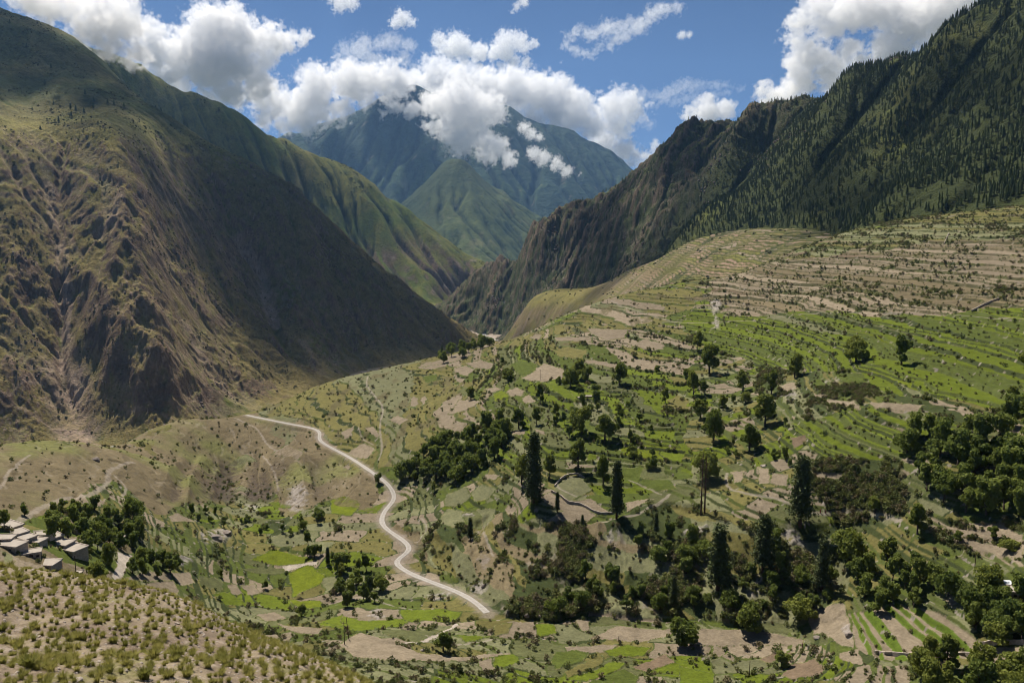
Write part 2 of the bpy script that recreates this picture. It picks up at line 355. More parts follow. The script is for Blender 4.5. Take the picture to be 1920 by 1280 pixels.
def paint_left(X, Y, Z, N, curv, cut):
    steep = 1 - N[2]
    c = np.ones(X.shape + (3,)) * np.array((.15, .13, .055))
    g1 = fbm(X / 260, Y / 260, 5, 61); g2 = fbm(X / 30, Y / 30, 5, 62)
    c = mix(c, GRASS, sstep(-.15, .35, g1 + g2 * .4 - curv * .5) * .85)
    c = mix(c, DRY, sstep(.1, .5, fbm(X / 120, Y / 120, 4, 63) + g2 * .4) * .6)
    c = mix(c, (.21, .20, .06), sstep(150, 215, Z) * sstep(330, 250, Z) * sstep(-.1, .3, g1 + .3) * .6)
    low = sstep(300, 180, Z)
    c = mix(c, (.18, .138, .088), sstep(.34, .56, steep + .35 * g2 + .25 * g1) * low * .8)
    rockm = sstep(.5, .72, steep + .35 * g2 + curv * .5) * low
    c = mix(c, (.15, .112, .085), rockm * .8)
    sc_ = sstep(.25, .5, ridged(X / 90 + g2, Y / 260, 3, 71) * .6 - curv * 1.2 + g2 * .5) * sstep(.2, .5, g1 + .35)
    c = mix(c, SCREE, sc_ * .35 * low)
    up = sstep(230, 420, Z)
    c = mix(c, (.05, .068, .03), up * (.45 + .55 * sstep(-.3, .3, fbm(X / 160, Y / 160, 5, 67))) * .95)  # cloud shade on the upper slope painted in as a darker green
    # screes and gully beds surveyed in the picture
    for pts, w, k in (([(92,335),(108,430),(125,560),(120,640),(132,720),(150,790)], 11, .8),
                      ([(120,690),(135,740),(145,800)], 34, .75),
                      ([(445,430),(478,470),(500,520),(512,590)], 16, .8),
                      ([(215,400),(208,440),(205,460)], 20, .5),
                      ([(350,610),(390,690),(430,750)], 12, .5),
                      ([(570,640),(600,690)], 12, .4)):
        d = along(X + 14 * g2, Y + 14 * fbm(X / 25, Y / 25, 3, 9), LEFT, pts)
        c = mix(c, (.27, .22, .18), sstep(w * 1.4, w * .6, d) * min(1, k * 1.25) * (0.6 + .4 * sstep(-.3, .3, g2)))
    for pts, w in (([(0,755),(60,780),(130,805),(190,828)], 4), ([(0,770),(45,735),(90,700)], 2.6), ([(60,672),(80,665),(55,690),(80,690),(62,715),(30,740)], 2.2),
                   ([(0,690),(50,640),(90,625)], 2.2), ([(150,720),(250,705),(330,650)], 2.2), ([(165,805),(200,780),(330,790)], 2.4)):
        d = along(X + 3 * g2, Y, LEFT, pts)
        c = mix(c, (.24, .195, .155), sstep(w * 1.2, w * .4, d) * .6)
    n8 = fbm(X / 9, Y / 9, 4, 93)
    for cx_, cy_, rx, ry in CLIFFS:
        d = np.hypot((PXl(X, Y, Z)[0] - cx_ + 22 * g2) / rx, (PXl(X, Y, Z)[1] - cy_ + 18 * n8 + 10 * g2) / ry)
        c = mix(c, (.10, .074, .06), sstep(1.15, .8, d + .35 * n8) * .8)
        c = mix(c, (.20, .15, .115), sstep(1.15, .8, d + .35 * n8) * sstep(.15, .4, n8) * .7)
    c = mix(c, (.17, .145, .07), sstep(-.1, .35, fbm(X / 70, Y / 70, 4, 94) + .4 * n8) * sstep(.62, .3, steep) * .6 * low)
    oc = sstep(.0, .3, fbm(X / 95, Y / 95, 4, 95) + .5 * (steep - .4)) * low
    c = mix(c, (.085, .062, .052), oc * sstep(.10, .15, n8) * .75)
    c = mix(c, (.26, .205, .165), oc * sstep(.22, .26, fbm(X / 7, Y / 7, 3, 96)) * .6)
    c = mix(c, (.07, .085, .03), (1 - oc) * sstep(.25, .3, fbm(X / 6, Y / 6, 3, 97)) * .5)
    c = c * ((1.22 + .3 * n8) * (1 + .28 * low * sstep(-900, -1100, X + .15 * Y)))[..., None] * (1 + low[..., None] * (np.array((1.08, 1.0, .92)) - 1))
    return c
PXl = to_px
CLIFFS = [(185,600,42,52),(235,690,28,26),(292,742,30,30),(182,760,18,20),(45,545,24,22),(128,372,30,11),(150,402,26,18),(110,440,26,12),(250,455,26,18),(290,480,16,22),(350,530,22,14),(45,490,14,12),(15,690,16,24),(10,745,16,16),(430,700,26,16),(480,725,34,18),(395,740,24,16),
 (60,505,20,12),(270,370,20,12),(300,420,14,14),(420,600,30,14),(120,330,24,10),(20,330,14,8),(60,360,20,8),(340,470,18,10),(210,470,12,12)]
M_left = ground_mat('mountain_grass_rock', 0.22, 0.035, 0.9, 5.0, 0.5)
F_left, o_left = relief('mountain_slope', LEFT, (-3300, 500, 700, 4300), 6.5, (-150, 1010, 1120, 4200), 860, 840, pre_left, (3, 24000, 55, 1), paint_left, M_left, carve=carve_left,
    fine=lambda X, Y, Z: sstep(-345, -320, Z) * (7.0 * (ridged(X / 24, Y / 24, 4, 78) - .5) * sstep(-.2, .3, fbm(X / 140, Y / 140, 3, 88)) + sstep(300, 200, Z) * 4.5 * (ridged(X / 15, Y / 15, 3, 80) - .5) * sstep(-.4, .2, fbm(X / 70, Y / 70, 3, 89)) + 1.5 * fbm(X / 12, Y / 12, 3, 79)))

# second ridge ---------------------------------------------------------
def pre_r2(X, Y, Z):
    f, c = downslope(X, Y, 0.7, -0.71); wob = 90 * fbm(X / 500, Y / 500, 3, 3)
    return sstep(-345, -280, Z) * (60 * (ridged((c + wob) / 330, f / 1500, 4, 111) - .5) + 18 * (ridged((c + wob) / 90, f / 400, 3, 112) - .5) + 14 * fbm(X / 200, Y / 200, 5, 121))
def paint_r2(X, Y, Z, N, curv, cut):
    steep = 1 - N[2]; g1 = fbm(X / 500, Y / 500, 5, 161); g2 = fbm(X / 60, Y / 60, 5, 162)
    c = np.ones(X.shape + (3,)) * np.array((.135, .135, .035))
    c = mix(c, (.085, .115, .025), sstep(-.2, .3, g1 + .5 * g2))
    c = mix(c, DRY, sstep(.05, .5, fbm(X / 200, Y / 200, 4, 163) + .3 * g2) * .5)
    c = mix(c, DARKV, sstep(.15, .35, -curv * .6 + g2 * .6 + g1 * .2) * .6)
    low = sstep(40, -160, Z + 120 * g1)
    c = mix(c, (.16, .115, .085), low * sstep(.2, .45, steep + .3 * g2))
    c = mix(c, (.25, .2, .16), low * sstep(.3, .5, g2) * .6)
    c = mix(c, (.06, .075, .03), sstep(.2, .25, fbm(X / 22, Y / 22, 4, 164)) * .5)
    return c
M_r2 = ground_mat('ridge_grass', 0.08, 0.015, 0.8, 12.0, 0.4)
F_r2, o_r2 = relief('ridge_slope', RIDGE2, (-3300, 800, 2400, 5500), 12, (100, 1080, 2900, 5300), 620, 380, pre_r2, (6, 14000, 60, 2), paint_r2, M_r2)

# green hill and the great mountain behind ---------------------------------
def pre_fh(X, Y, Z):
    f, c = downslope(X, Y, 0.15, -1); wob = 120 * fbm(X / 600, Y / 600, 3, 3)
    return 70 * (ridged((c + wob) / 420, f / 1700, 4, 211) - .5) + 40 * fbm(X / 300, Y / 300, 5, 221)
def paint_fh(X, Y, Z, N, curv, cut):
    g1 = fbm(X / 700, Y / 700, 5, 261); g2 = fbm(X / 90, Y / 90, 5, 262)
    c = np.ones(X.shape + (3,)) * np.array((.085, .105, .036))
    c = mix(c, (.05, .07, .025), sstep(-.1, .35, g1 + .6 * g2))
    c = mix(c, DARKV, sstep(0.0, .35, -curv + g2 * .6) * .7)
    c = mix(c, (.16, .15, .07), sstep(.2, .5, g2 - g1) * .5)
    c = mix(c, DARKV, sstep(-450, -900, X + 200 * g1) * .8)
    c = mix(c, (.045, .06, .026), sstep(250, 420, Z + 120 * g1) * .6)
    return c
M_fh = ground_mat('far_hill_grass', 0.03, 0.006, 0.8, 25.0, 0.35)
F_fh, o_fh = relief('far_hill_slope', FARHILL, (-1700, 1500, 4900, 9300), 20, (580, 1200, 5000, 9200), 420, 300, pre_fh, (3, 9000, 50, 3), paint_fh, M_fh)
def pre_far(X, Y, Z):
    f, c = downslope(X, Y, 0.1, -1); wob = 260 * fbm(X / 1100, Y / 1100, 3, 3)
    return (110 * (ridged((c + wob) / 900, f / 3600, 4, 311) - .5) + 50 * (ridged((c + wob) / 260, f / 900, 3, 312) - .5)) * sstep(0, 1, (13000 - Y) / 2500 + .35) + 80 * fbm(X / 500, Y / 500, 5, 321)
def paint_far(X, Y, Z, N, curv, cut):
    g1 = fbm(X / 1500, Y / 1500, 5, 361); g2 = fbm(X / 200, Y / 200, 5, 362)
    c = np.ones(X.shape + (3,)) * np.array((.034, .054, .034))
    c = mix(c, (.055, .085, .032), sstep(-.1, .4, g1 + .5 * g2 + curv * .5) * sstep(1400, 200, Z))
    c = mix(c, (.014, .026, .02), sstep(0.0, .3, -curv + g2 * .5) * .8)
    c = mix(c, (.2, .17, .12), sstep(.35, .55, g2 - .2 * g1) * .5)
    return c
M_far = ground_mat('far_mountain_cover', 0.012, 0.003, 0.9, 70.0, 0.35)
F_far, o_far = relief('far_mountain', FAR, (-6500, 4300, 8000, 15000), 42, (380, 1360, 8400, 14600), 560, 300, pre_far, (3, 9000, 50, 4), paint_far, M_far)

# right mountain ----------------------------------------------------------
def pre_right(X, Y, Z):
    f, c = downslope(X, Y, -0.62, -0.78); wob = 45 * fbm(X / 260, Y / 260, 3, 403)
    rocky = sstep(1750, 2150, Y - .25 * X)
    n = lerp(24.0, 46.0, rocky) * (ridged((c + wob) / lerp(230.0, 260.0, rocky), f / 900, 4, 411) - .5) + lerp(8.0, 18.0, rocky) * (ridged((c + wob) / 60, f / 260, 3, 412) - .5) + 14 * fbm(X / 110, Y / 110, 5, 421)
    return sstep(-348, -310, Z) * n * (0.15 + .85 * sstep(-20, 70, Z - 0.0 * X) * (1 - rocky) + .85 * rocky)
def carve_right(F):
    rib(F, [(1452,236),(1380,330),(1330,400),(1290,440)], -48, 60, 21)
    rib(F, [(1420,206),(1350,300),(1300,380),(1240,460)], 40, 50, 22)
    rib(F, [(1370,218),(1310,290),(1240,370),(1120,500),(1050,560)], -40, 60, 23)
    rib(F, [(1290,262),(1200,370),(1100,480),(1000,590)], 45, 55, 24)
    rib(F, [(1150,347),(1060,470),(960,590)], -40, 60, 25)
    rib(F, [(1060,400),(990,490),(920,590)], 40, 55, 26)
    rib(F, [(1600,150),(1560,260),(1480,380)], 30, 60, 27)
    rib(F, [(1790,72),(1700,220),(1600,340)], 28, 60, 28)
def calm_right(F):
    d = distance_to(track(RIGHT, [(1250,445),(1330,432),(1400,425),(1460,440),(1520,452)]), F.X, F.Y)
    F.Z = F.Z0 + (F.Z - F.Z0) * sstep(40, 160, d)
def paint_right(X, Y, Z, N, curv, cut):
    steep = 1 - N[2]; g1 = fbm(X / 300, Y / 300, 5, 461); g2 = fbm(X / 30, Y / 30, 5, 462)
    rocky = sstep(1700, 2050, Y - .25 * X + 150 * g1)
    c = np.ones(X.shape + (3,)) * np.array((.045, .055, .02))
    c = mix(c, (.10, .10, .03), sstep(.15, .5, g1 + g2 * .5) * .6)
    rock = np.ones(c.shape) * np.array((.10, .085, .062))
    rock = mix(rock, (.06, .075, .03), sstep(-.4, .15, g2 + .5 * g1) * .95)
    rock = mix(rock, (.15, .108, .08), sstep(.0, .4, curv + .6 * g2 - .1) * .8)
    rock = mix(rock, (.035, .045, .02), sstep(.12, .18, fbm(X / 11, Y / 11, 4, 471)) * .8)
    rock = mix(rock, (.18, .14, .11), sstep(.24, .28, fbm(X / 9, Y / 9, 4, 472)) * .6)
    c = c + (rock - c) * rocky[..., None]
    c = mix(c, (.15, .17, .04), sstep(.25, .5, g1 + .2) * sstep(.3, .12, steep) * .6)
    return c
M_right = ground_mat('forest_floor_rock', 0.2, 0.03, 0.9, 6.0, 0.5)
F_right, o_right = relief('forest_slope', RIGHT, (-600, 2100, 500, 3700), 7, (800, 2060, 880, 3300), 860, 560, pre_right, (3, 24000, 60, 5), paint_right, M_right, carve=carve_right, post=calm_right,
    fine=lambda X, Y, Z: 24 * (ridged((X + .6 * Z) / 60, (Y + .5 * Z) / 60, 6, 478, .6) - .5) * sstep(1600, 2000, Y - .25 * X) + 1.5 * fbm(X / 14, Y / 14, 3, 479))

def plane_hit(px, py, z):
    a, t = ray(px, py); r = z / t; return (r * math.sin(a), r * math.cos(a))
# valley bottom and river -----------------------------------------------
A, Rr, X, Y = polar(-400, 2300, 900, 60000, 420, 420)
g = fbm(X / 90, Y / 90, 4, 501)
river = distance_to(np.array([plane_hit(px, py, -350) for px, py in [(900,618),(905,628),(918,634),(935,640),(960,660),(800,690),(560,740),(300,830),(-200,850)]]), X + 22 * fbm(X / 120, Y / 120, 3, 502), Y)
Zv = np.full(X.shape, -349.0) + 2.5 * g
Zv = Zv - 4 * sstep(30, 12, river)
c = np.ones(X.shape + (3,)) * np.array((.13, .12, .045))
c = mix(c, (.26, .215, .17), sstep(130, 60, river + 40 * g))
c = mix(c, (.34, .33, .31), sstep(16, 9, river))
c = mix(c, (.34, .29, .24), sstep(.25, .3, ridged(X / 70, Y / 160, 3, 503) - .45) * sstep(120, 60, river) * .7)
o = grid_mesh('valley_floor', X, Y, Zv, ground_mat('river_gravel', 0.2, 0.03, .5, 2.0, .35), c)
# ------------------------------------------------------------------ near valley: land-use map surveyed from the picture
PAL = {'P': (.205, .166, .115), 'B': (.145, .106, .07), 'G': (.098, .124, .014), 'Y': (.108, .13, .012), 'M': (.074, .092, .02), 'F': (.095, .10, .042),
       'O': (.128, .115, .04), 'S': (.05, .062, .022), 'D': (.15, .12, .07), 'W': (.36, .31, .255), 'K': (.145, .145, .075)}
ZONES = [  # letter, step height, terrace strength, cell length, palette, scrub share, polygon
 ('valley', 2.2, .32, 34, 'OOMFPPGKKM', .38, [(-400,-400),(2400,-400),(2400,1700),(-400,1700)]),
 ('olive',  3.0, .45, 60, 'OOOOOOOKDP', .30, [(430,770),(520,740),(600,712),(700,688),(830,648),(930,630),(1010,600),(1080,580),(1160,556),(1290,530),(1290,590),(1190,600),(1150,640),(1060,660),(960,700),(900,770),(820,820),(760,880),(700,880),(600,810)]),
 ('centre', 1.7, .9, 28, 'PPKMGMFOOG', .30, [(860,690),(1000,640),(1190,610),(1290,600),(1300,680),(1310,900),(1150,905),(1000,900),(940,880),(900,800)]),
 ('green',  1.5, 1., 26, 'GMGMFGMKYG', .22, [(990,730),(1090,700),(1250,720),(1290,850),(1260,905),(1120,880),(1000,860),(900,880),(930,840),(1000,790)]),
 ('upper',  2.3, 1., 110, 'PPPPPPPBPD', .42, [(1270,570),(1330,530),(1390,500),(1500,455),(1560,470),(1700,455),(1920,430),(2300,430),(2300,600),(1920,588),(1700,582),(1500,578),(1400,588)]),
 ('top',    3.0, .6, 60, 'KOOKPDOOKS', .45, [(1470,470),(1600,425),(1700,408),(1920,380),(2300,370),(2300,440),(1920,440),(1700,462),(1560,478)]),
 ('bright', 1.7, 1., 95, 'GGMGYMGFKG', .16, [(1290,590),(1400,586),(1500,578),(1700,582),(1920,590),(2300,600),(2300,770),(1920,770),(1700,745),(1600,700),(1500,690),(1400,668),(1320,660)]),
 ('scrubband', 2., .5, 40, 'SKOOPSKMSO', .65, [(1440,690),(1600,700),(1700,740),(1920,768),(2300,780),(2300,840),(1920,815),(1750,775),(1640,765),(1560,790),(1480,800),(1430,740)]),
 ('bright2', 1.6, 1., 80, 'GGMGYMGFKG', .18, [(1490,790),(1600,770),(1700,785),(1900,830),(1800,850),(1700,860),(1560,860),(1510,830)]),
 ('scrubslope', 3., .3, 40, 'SKSSOSSSSO', .75, [(1500,860),(1700,860),(1700,960),(1650,990),(1560,970),(1520,900)]),
 ('bank',  3., .05, 30, 'OKSDOKSDOK', .62, [(800,1000),(870,985),(950,962),(1010,985),(1090,990),(1150,985),(1200,950),(1300,955),(1440,975),(1580,965),(1600,1130),(1560,1160),(1200,1160),(950,1150),(900,1130),(880,1090),(800,1040)]),
 ('lowbank', 2., .3, 30, 'OKSKOSKDOK', .5, [(740,960),(800,990),(900,1000),(950,1050),(960,1130),(900,1130),(780,1050),(735,1000)]),
 ('knoll', 3., .06, 30, 'DDDDDDDDDD', .12, [(-300,800),(100,810),(300,850),(420,915),(330,960),(300,975),(230,930),(200,905),(120,940),(30,975),(-300,1010)]),
 ('spur',  3., .08, 30, 'DDDODDKDDD', .22, [(220,830),(350,770),(450,770),(590,812),(700,890),(720,940),(640,930),(560,960),(500,930),(430,910),(330,870),(240,850)]),
 ('rightfields', 2.2, .9, 40, 'PPPKPPKPOM', .4, [(1700,960),(1800,985),(2300,960),(2300,1080),(1920,1060),(1750,1020)]),
 ('fan', 1.9, 1., 60, 'PPPPPPPPKP', .04, [(1590,1140),(1680,1120),(1760,1140),(1850,1215),(1860,1235),(1640,1225),(1600,1190)]),
 ('floor', 1.0, .8, 22, 'PPKKGOPFMK', .2, [(600,1190),(760,1175),(960,1155),(1280,1165),(1500,1180),(1600,1235),(1920,1250),(2300,1300),(2300,1700),(400,1700),(560,1230)]),
 ('village', 1.0, .3, 15, 'DPKMOPDMPK', .3, [(-300,965),(100,960),(250,1000),(240,1100),(-300,1100)]),
]
FIELDS = """Y 622,935 650,930 676,945 660,965 622,962
G 670,958 730,940 705,962
K 836,927 872,914 882,930 855,950 835,947
K 815,981 841,954 868,957 870,984 848,988
F 868,962 900,955 905,985 880,985
K 895,954 929,954 925,978 912,988
K 884,925 905,908 928,915 915,935 890,940
P 952,947 971,951 959,971 942,964
P 1013,930 1035,920 1080,945 1140,960 1075,962 1040,953
K 1040,910 1067,894 1087,894 1110,917 1067,941 1040,924
P 1023,974 1057,957 1104,957 1117,965 1090,985 1046,988
P 1070,941 1107,934 1140,957 1117,960
P 1174,941 1228,934 1174,958
M 1160,877 1208,873 1198,904 1174,900
F 1204,877 1245,873 1251,893 1204,897
M 1204,899 1251,899 1268,917 1231,917 1198,907
G 600,1168 637,1153 655,1155 672,1161 753,1161 770,1165 737,1175 671,1181 600,1171
P 636,1208 674,1183 724,1199 788,1223 855,1231 956,1221 952,1226 875,1236 808,1238 724,1238 660,1228
W 747,1206 801,1203 862,1169 855,1167 828,1186 781,1199
F 717,1179 828,1181 784,1203 720,1186
G 855,1189 919,1193 875,1201
O 929,1169 959,1167 952,1183 925,1193
G 1003,1171 1036,1169 1045,1186 1009,1191
P 1080,1162 1105,1162 1103,1179 1090,1183
P 1107,1196 1157,1172 1258,1179 1258,1189 1211,1203 1137,1199
P 1056,1211 1157,1208 1137,1223 1063,1219
G 925,1230 962,1224 972,1240 932,1253
P 895,1240 919,1233 930,1253 909,1260
M 1033,1240 1043,1223 1077,1218 1100,1226 1093,1236 1043,1253
O 1056,1260 1124,1228 1134,1233 1130,1243 1063,1270
G 1070,1273 1144,1243 1174,1241 1164,1253 1103,1275
M 1104,1278 1171,1253 1198,1270 1190,1283 1110,1283
B 1184,1250 1245,1228 1268,1240 1211,1258
G 1130,1219 1177,1208 1218,1214 1208,1226 1144,1230
P 1287,1206 1317,1179 1398,1179 1465,1189 1505,1199 1502,1209 1414,1206 1347,1211
B 1424,1236 1455,1223 1488,1223 1478,1231 1441,1241
B 1468,1267 1482,1246 1525,1236 1545,1250 1535,1267 1488,1273
G 1276,1246 1340,1262 1335,1283 1276,1283
P 1515,1166 1522,1149 1582,1139 1596,1172 1602,1213 1576,1209 1549,1189 1525,1186
P 1828,1216 1919,1212 1990,1210 1990,1243 1898,1246 1851,1256
P 1515,884 1580,890 1592,897 1540,903
P 1372,885 1397,882 1391,904 1377,904
P 1424,877 1441,878 1444,904 1424,907
P 1448,887 1478,890 1475,912 1445,904
P 1774,1125 1797,1099 1804,1119 1784,1139
P 842,773 862,749 900,751 889,761 855,774
F 858,732 872,726 889,732 875,742
P 909,729 926,724 942,729 926,736
Y 926,739 942,731 952,742 929,752
P 949,732 969,726 986,732 976,742 956,741
P 979,746 993,739 1003,752 986,756
P 852,689 875,685 889,692 875,705 855,699
P 875,680 902,675 929,682 919,692 889,689
M 794,705 818,702 820,710 801,715
P 979,709 1020,680 1057,692 1053,710 1013,715
M 956,685 976,675 1006,682 1003,695 979,705
G 1016,716 1057,722 1080,750 1060,745
O 1040,658 1060,650 1104,658 1090,672 1050,668
P 1093,675 1117,674 1157,682 1154,689 1104,680
P 1040,632 1110,632 1110,640 1043,638
P 1100,615 1177,618 1171,632 1137,638 1110,625
P 1177,645 1211,635 1245,645 1241,655 1211,653
M 1110,653 1137,652 1140,662 1114,663
P 993,632 1006,625 1016,628 1009,638
P 640,810 663,799 660,816 647,823
P 684,803 700,799 714,816 707,820
P 650,850 680,830 704,840 690,858 667,857
P 729,786 747,779 766,786 751,796
P 768,762 774,742 784,746 781,762
P 790,748 796,740 800,748 792,760
F 889,783 906,780 925,795 909,797
P 782,690 800,678 830,676 838,684 812,692
P 790,688 850,664 880,655 884,664 850,678
G 979,807 1000,820 993,825 981,813
G 942,856 967,861 945,862
G 951,847 977,855 960,856
P 955,809 986,804 982,814 955,814
P 1003,802 1020,807 1022,815 1012,811
G 1103,850 1118,852 1120,858 1103,864
Y 1175,811 1195,814 1207,830 1190,829
G 1154,780 1180,787 1175,790 1152,783
P 912,890 936,890 928,900 908,897
P 1626,752 1730,759 1720,773 1643,763
P 1525,739 1552,739 1549,747 1529,745
P 1549,749 1602,752 1616,766 1559,759
P 1461,722 1488,716 1495,729 1471,736
B 1482,820 1512,816 1508,830 1488,841
P 1663,795 1727,813 1713,813
P 1811,769 1881,779 1871,783
G 497,936 544,946 541,952 517,951
G 349,954 370,974 416,974 403,979 373,979
G 434,971 477,971 470,977
Y 470,1048 517,1031 594,1048 571,1055 524,1060
W 528,1062 594,1052 594,1058 540,1070
Y 539,1075 578,1060 611,1078 601,1092 551,1119
Y 541,1125 598,1124 604,1135 571,1142
G 595,1166 640,1150 640,1172
F 450,1065 531,1065 534,1075 480,1073
P 235,1085 275,1070 322,1075 319,1088 275,1090
P 275,1092 322,1090 336,1108 332,1115 269,1105
P 323,1075 356,1073 366,1092 336,1098
F 370,1078 416,1085 416,1107 380,1098
G 400,1115 423,1109 470,1135 420,1132
P 450,1098 477,1095 487,1112 470,1115
P 425,1097 440,1095 457,1112 437,1115
P 480,1152 514,1146 537,1159 504,1164
P 517,1169 605,1177 598,1189 571,1189
K 571,1015 628,1015 605,1033
P 151,954 198,934 195,944 161,957
P 312,967 336,961 366,978 322,978
P 0,1025 13,1058 34,1065 81,1062 81,1078 40,1078 0,1052
P 511,850 537,833 568,846 560,860
P 100,1010 150,1005 160,1020 110,1028
K 425,868 460,852 480,862 450,875
P 1730,985 1830,992 1918,1000 1918,1010 1800,1003
P 1760,1003 1918,1028 1918,1048 1790,1020
W 222,1035 249,1041 235,1065 228,1098 212,1082 218,1062"""
TRACKS = [  # pale foot paths and gravel lines: width in metres, points
 (3.0, [(30,980),(70,955),(120,935),(165,928),(200,905),(205,882),(235,868),(250,866)]),
 (1.6, [(230,930),(236,915),(225,900),(215,890)]), (1.6, [(-10,925),(8,900),(20,880),(55,852)]),
 (2.0, [(440,783),(480,802),(500,830),(520,845)]), (2.0, [(493,855),(515,885),(522,920)]), (2.0, [(690,705),(688,722),(705,745),(718,765),(712,800),(716,840),(708,865)]),
 (1.2, [(672,800),(680,820),(700,832)]), (2.0, [(1363,885),(1362,903),(1378,918),(1450,933),(1484,945),(1540,961),(1610,960),(1690,975)]),
 (1.8, [(1146,563),(1170,575),(1225,592),(1262,602),(1300,605)]), (2.2, [(1290,604),(1400,600),(1520,586),(1700,585),(1920,597)]),
 (1.6, [(1085,750),(1092,765),(1078,785),(1082,800)]), (1.4, [(1190,815),(1197,830)]), (1.2, [(1100,725),(1115,722),(1128,728)]),
 (1.4, [(800,1190),(850,1207),(930,1196)]), (1.6, [(905,995),(912,1020),(925,1045)]), (1.4, [(780,1010),(800,990),(790,970)]),
 (1.4, [(620,1130),(680,1118),(740,1135),(760,1140)]), (1.2, [(1080,930),(1050,915),(1045,905),(1060,895),(1088,893)]), (1.2, [(1180,900),(1210,912),(1240,925)]),
 (2.2, [(1120,980),(1190,965),(1240,938),(1255,925)]),
]
CRAGS = [  # bare rock: centre px, py, radius px
 (400,1005,30,16),(890,1100,22,16),(1000,1065,16,10),(1300,985,26,12),(1480,1000,26,22),(1420,1100,18,26),(1345,570,12,18),(1555,715,18,10),(1560,945,24,10),(1480,740,16,10),
 (700,1150,16,12),(340,1050,26,8),(1210,500,12,10),(470,950,20,8),(880,965,10,4),(560,935,20,26),(1150,1010,14,16),(1060,1060,10,12),(1590,1180,12,16),(820,1120,30,10),(1345,600,6,20)]
MAPW, MAPH = 2400, 1500; OX, OY = 240, 110      # the land-use map covers a margin round the frame
def poly_mask(poly, grow=0.0):
    P = np.array(poly, float); 
    if grow: c = P.mean(0); P = c + (P - c) * (1 + grow / (np.hypot(*(P - c).T).mean() + 1e-6))
    x0, y0 = np.floor(P.min(0)).astype(int); x1, y1 = np.ceil(P.max(0)).astype(int)
    x0 = max(x0, -OX); y0 = max(y0, -OY); x1 = min(x1, MAPW - OX - 1); y1 = min(y1, MAPH - OY - 1)
    gx, gy = np.meshgrid(np.arange(x0, x1 + 1), np.arange(y0, y1 + 1)); ins = np.zeros(gx.shape, bool)
    for (ax, ay), (bx, by) in zip(P, np.roll(P, -1, 0)):
        if ay == by: continue
        c = ((ay > gy) != (by > gy)) & (gx < (bx - ax) * (gy - ay) / (by - ay) + ax); ins ^= c
    return (slice(y0 + OY, y1 + OY + 1), slice(x0 + OX, x1 + OX + 1)), ins
zone_map = np.zeros((MAPH, MAPW), np.int8)
for k, z in enumerate(ZONES):
    s, m = poly_mask(z[6]); v = zone_map[s]; v[m] = k
FL = [l.split() for l in FIELDS.splitlines()]
FL = [(l[0], [tuple(float(q) for q in p.split(',')) for p in l[1:]]) for l in FL]
field_map = np.zeros((MAPH, MAPW), np.int16)     # 0 none, -1 bank round a field, k field
for k, (L_, p) in enumerate(FL):
    s, m = poly_mask(p, 2.0); v = field_map[s]; v[m] = -1
    s, m = poly_mask(p); v = field_map[s]; v[m] = k + 1
def sample_map(M, px, py):
    i = np.clip(np.round(px).astype(int) + OX, 0, MAPW - 1); j = np.clip(np.round(py).astype(int) + OY, 0, MAPH - 1)
    return M[j, i]

ROAD = [(462,778),(500,786),(555,797),(590,803),(602,812),(596,824),(618,838),(655,856),(690,880),(712,895),(728,908),(739,925),(738,940),(722,955),(714,975),(722,990),(745,1005),(768,1022),(765,1036),(742,1050),(748,1062),(775,1078),(820,1095),(860,1110),(892,1128),(915,1150)]
def smooth_line(P, n=6, it=3):
    P = np.array(P, float); out = []
    for i in range(len(P) - 1):
        a, b, c, d = P[max(i - 1, 0)], P[i], P[i + 1], P[min(i + 2, len(P) - 1)]
        for k in range(n):
            t = k / n; out.append(.5 * ((2 * b) + (c - a) * t + (2 * a - 5 * b + 4 * c - d) * t * t + (3 * b - a - 3 * c + d) * t ** 3))
    out.append(P[-1]); return np.array(out)

class Land:
    """final ground on its polar grid: look-ups by position and by sight line"""
    def __init__(self, A, Rr, X, Y, Z):
        self.a0 = A[0, 0]; self.da = A[0, 1] - A[0, 0]; self.r = Rr[:, 0]; self.Z = Z; self.lr = np.log(self.r); self.nc = A.shape[1]
    def z(self, x, y):
        x = np.asarray(x, float); y = np.asarray(y, float)
        u = np.clip((np.arctan2(x, y) - self.a0) / self.da, 0, self.nc - 1.001); lr = np.log(np.hypot(x, y))
        v = np.clip((lr - self.lr[0]) / (self.lr[1] - self.lr[0]), 0, len(self.r) - 1.001)
        iu = u.astype(int); iv = v.astype(int); fu = u - iu; fv = v - iv; Z = self.Z
        return (Z[iv, iu] * (1 - fu) + Z[iv, iu + 1] * fu) * (1 - fv) + (Z[iv + 1, iu] * (1 - fu) + Z[iv + 1, iu + 1] * fu) * fv
    def hit(self, px, py):
        a, t = ray(px, py); u = (float(a) - self.a0) / self.da; u = min(max(u, 0), self.nc - 1.001); iu = int(u); fu = u - iu
        z = self.Z[:, iu] * (1 - fu) + self.Z[:, iu + 1] * fu; f = z / self.r - float(t)
        k = np.where((f[1:] >= 0) & (f[:-1] < 0))[0]
        i = int(k[0]) + 1 if len(k) else int(np.argmax(f))
        if len(k): w = -f[i - 1] / (f[i] - f[i - 1]); r = self.r[i - 1] + w * (self.r[i] - self.r[i - 1])
        else: r = self.r[i]
        x, y = r * math.sin(a), r * math.cos(a); return x, y, float(self.z(x, y))

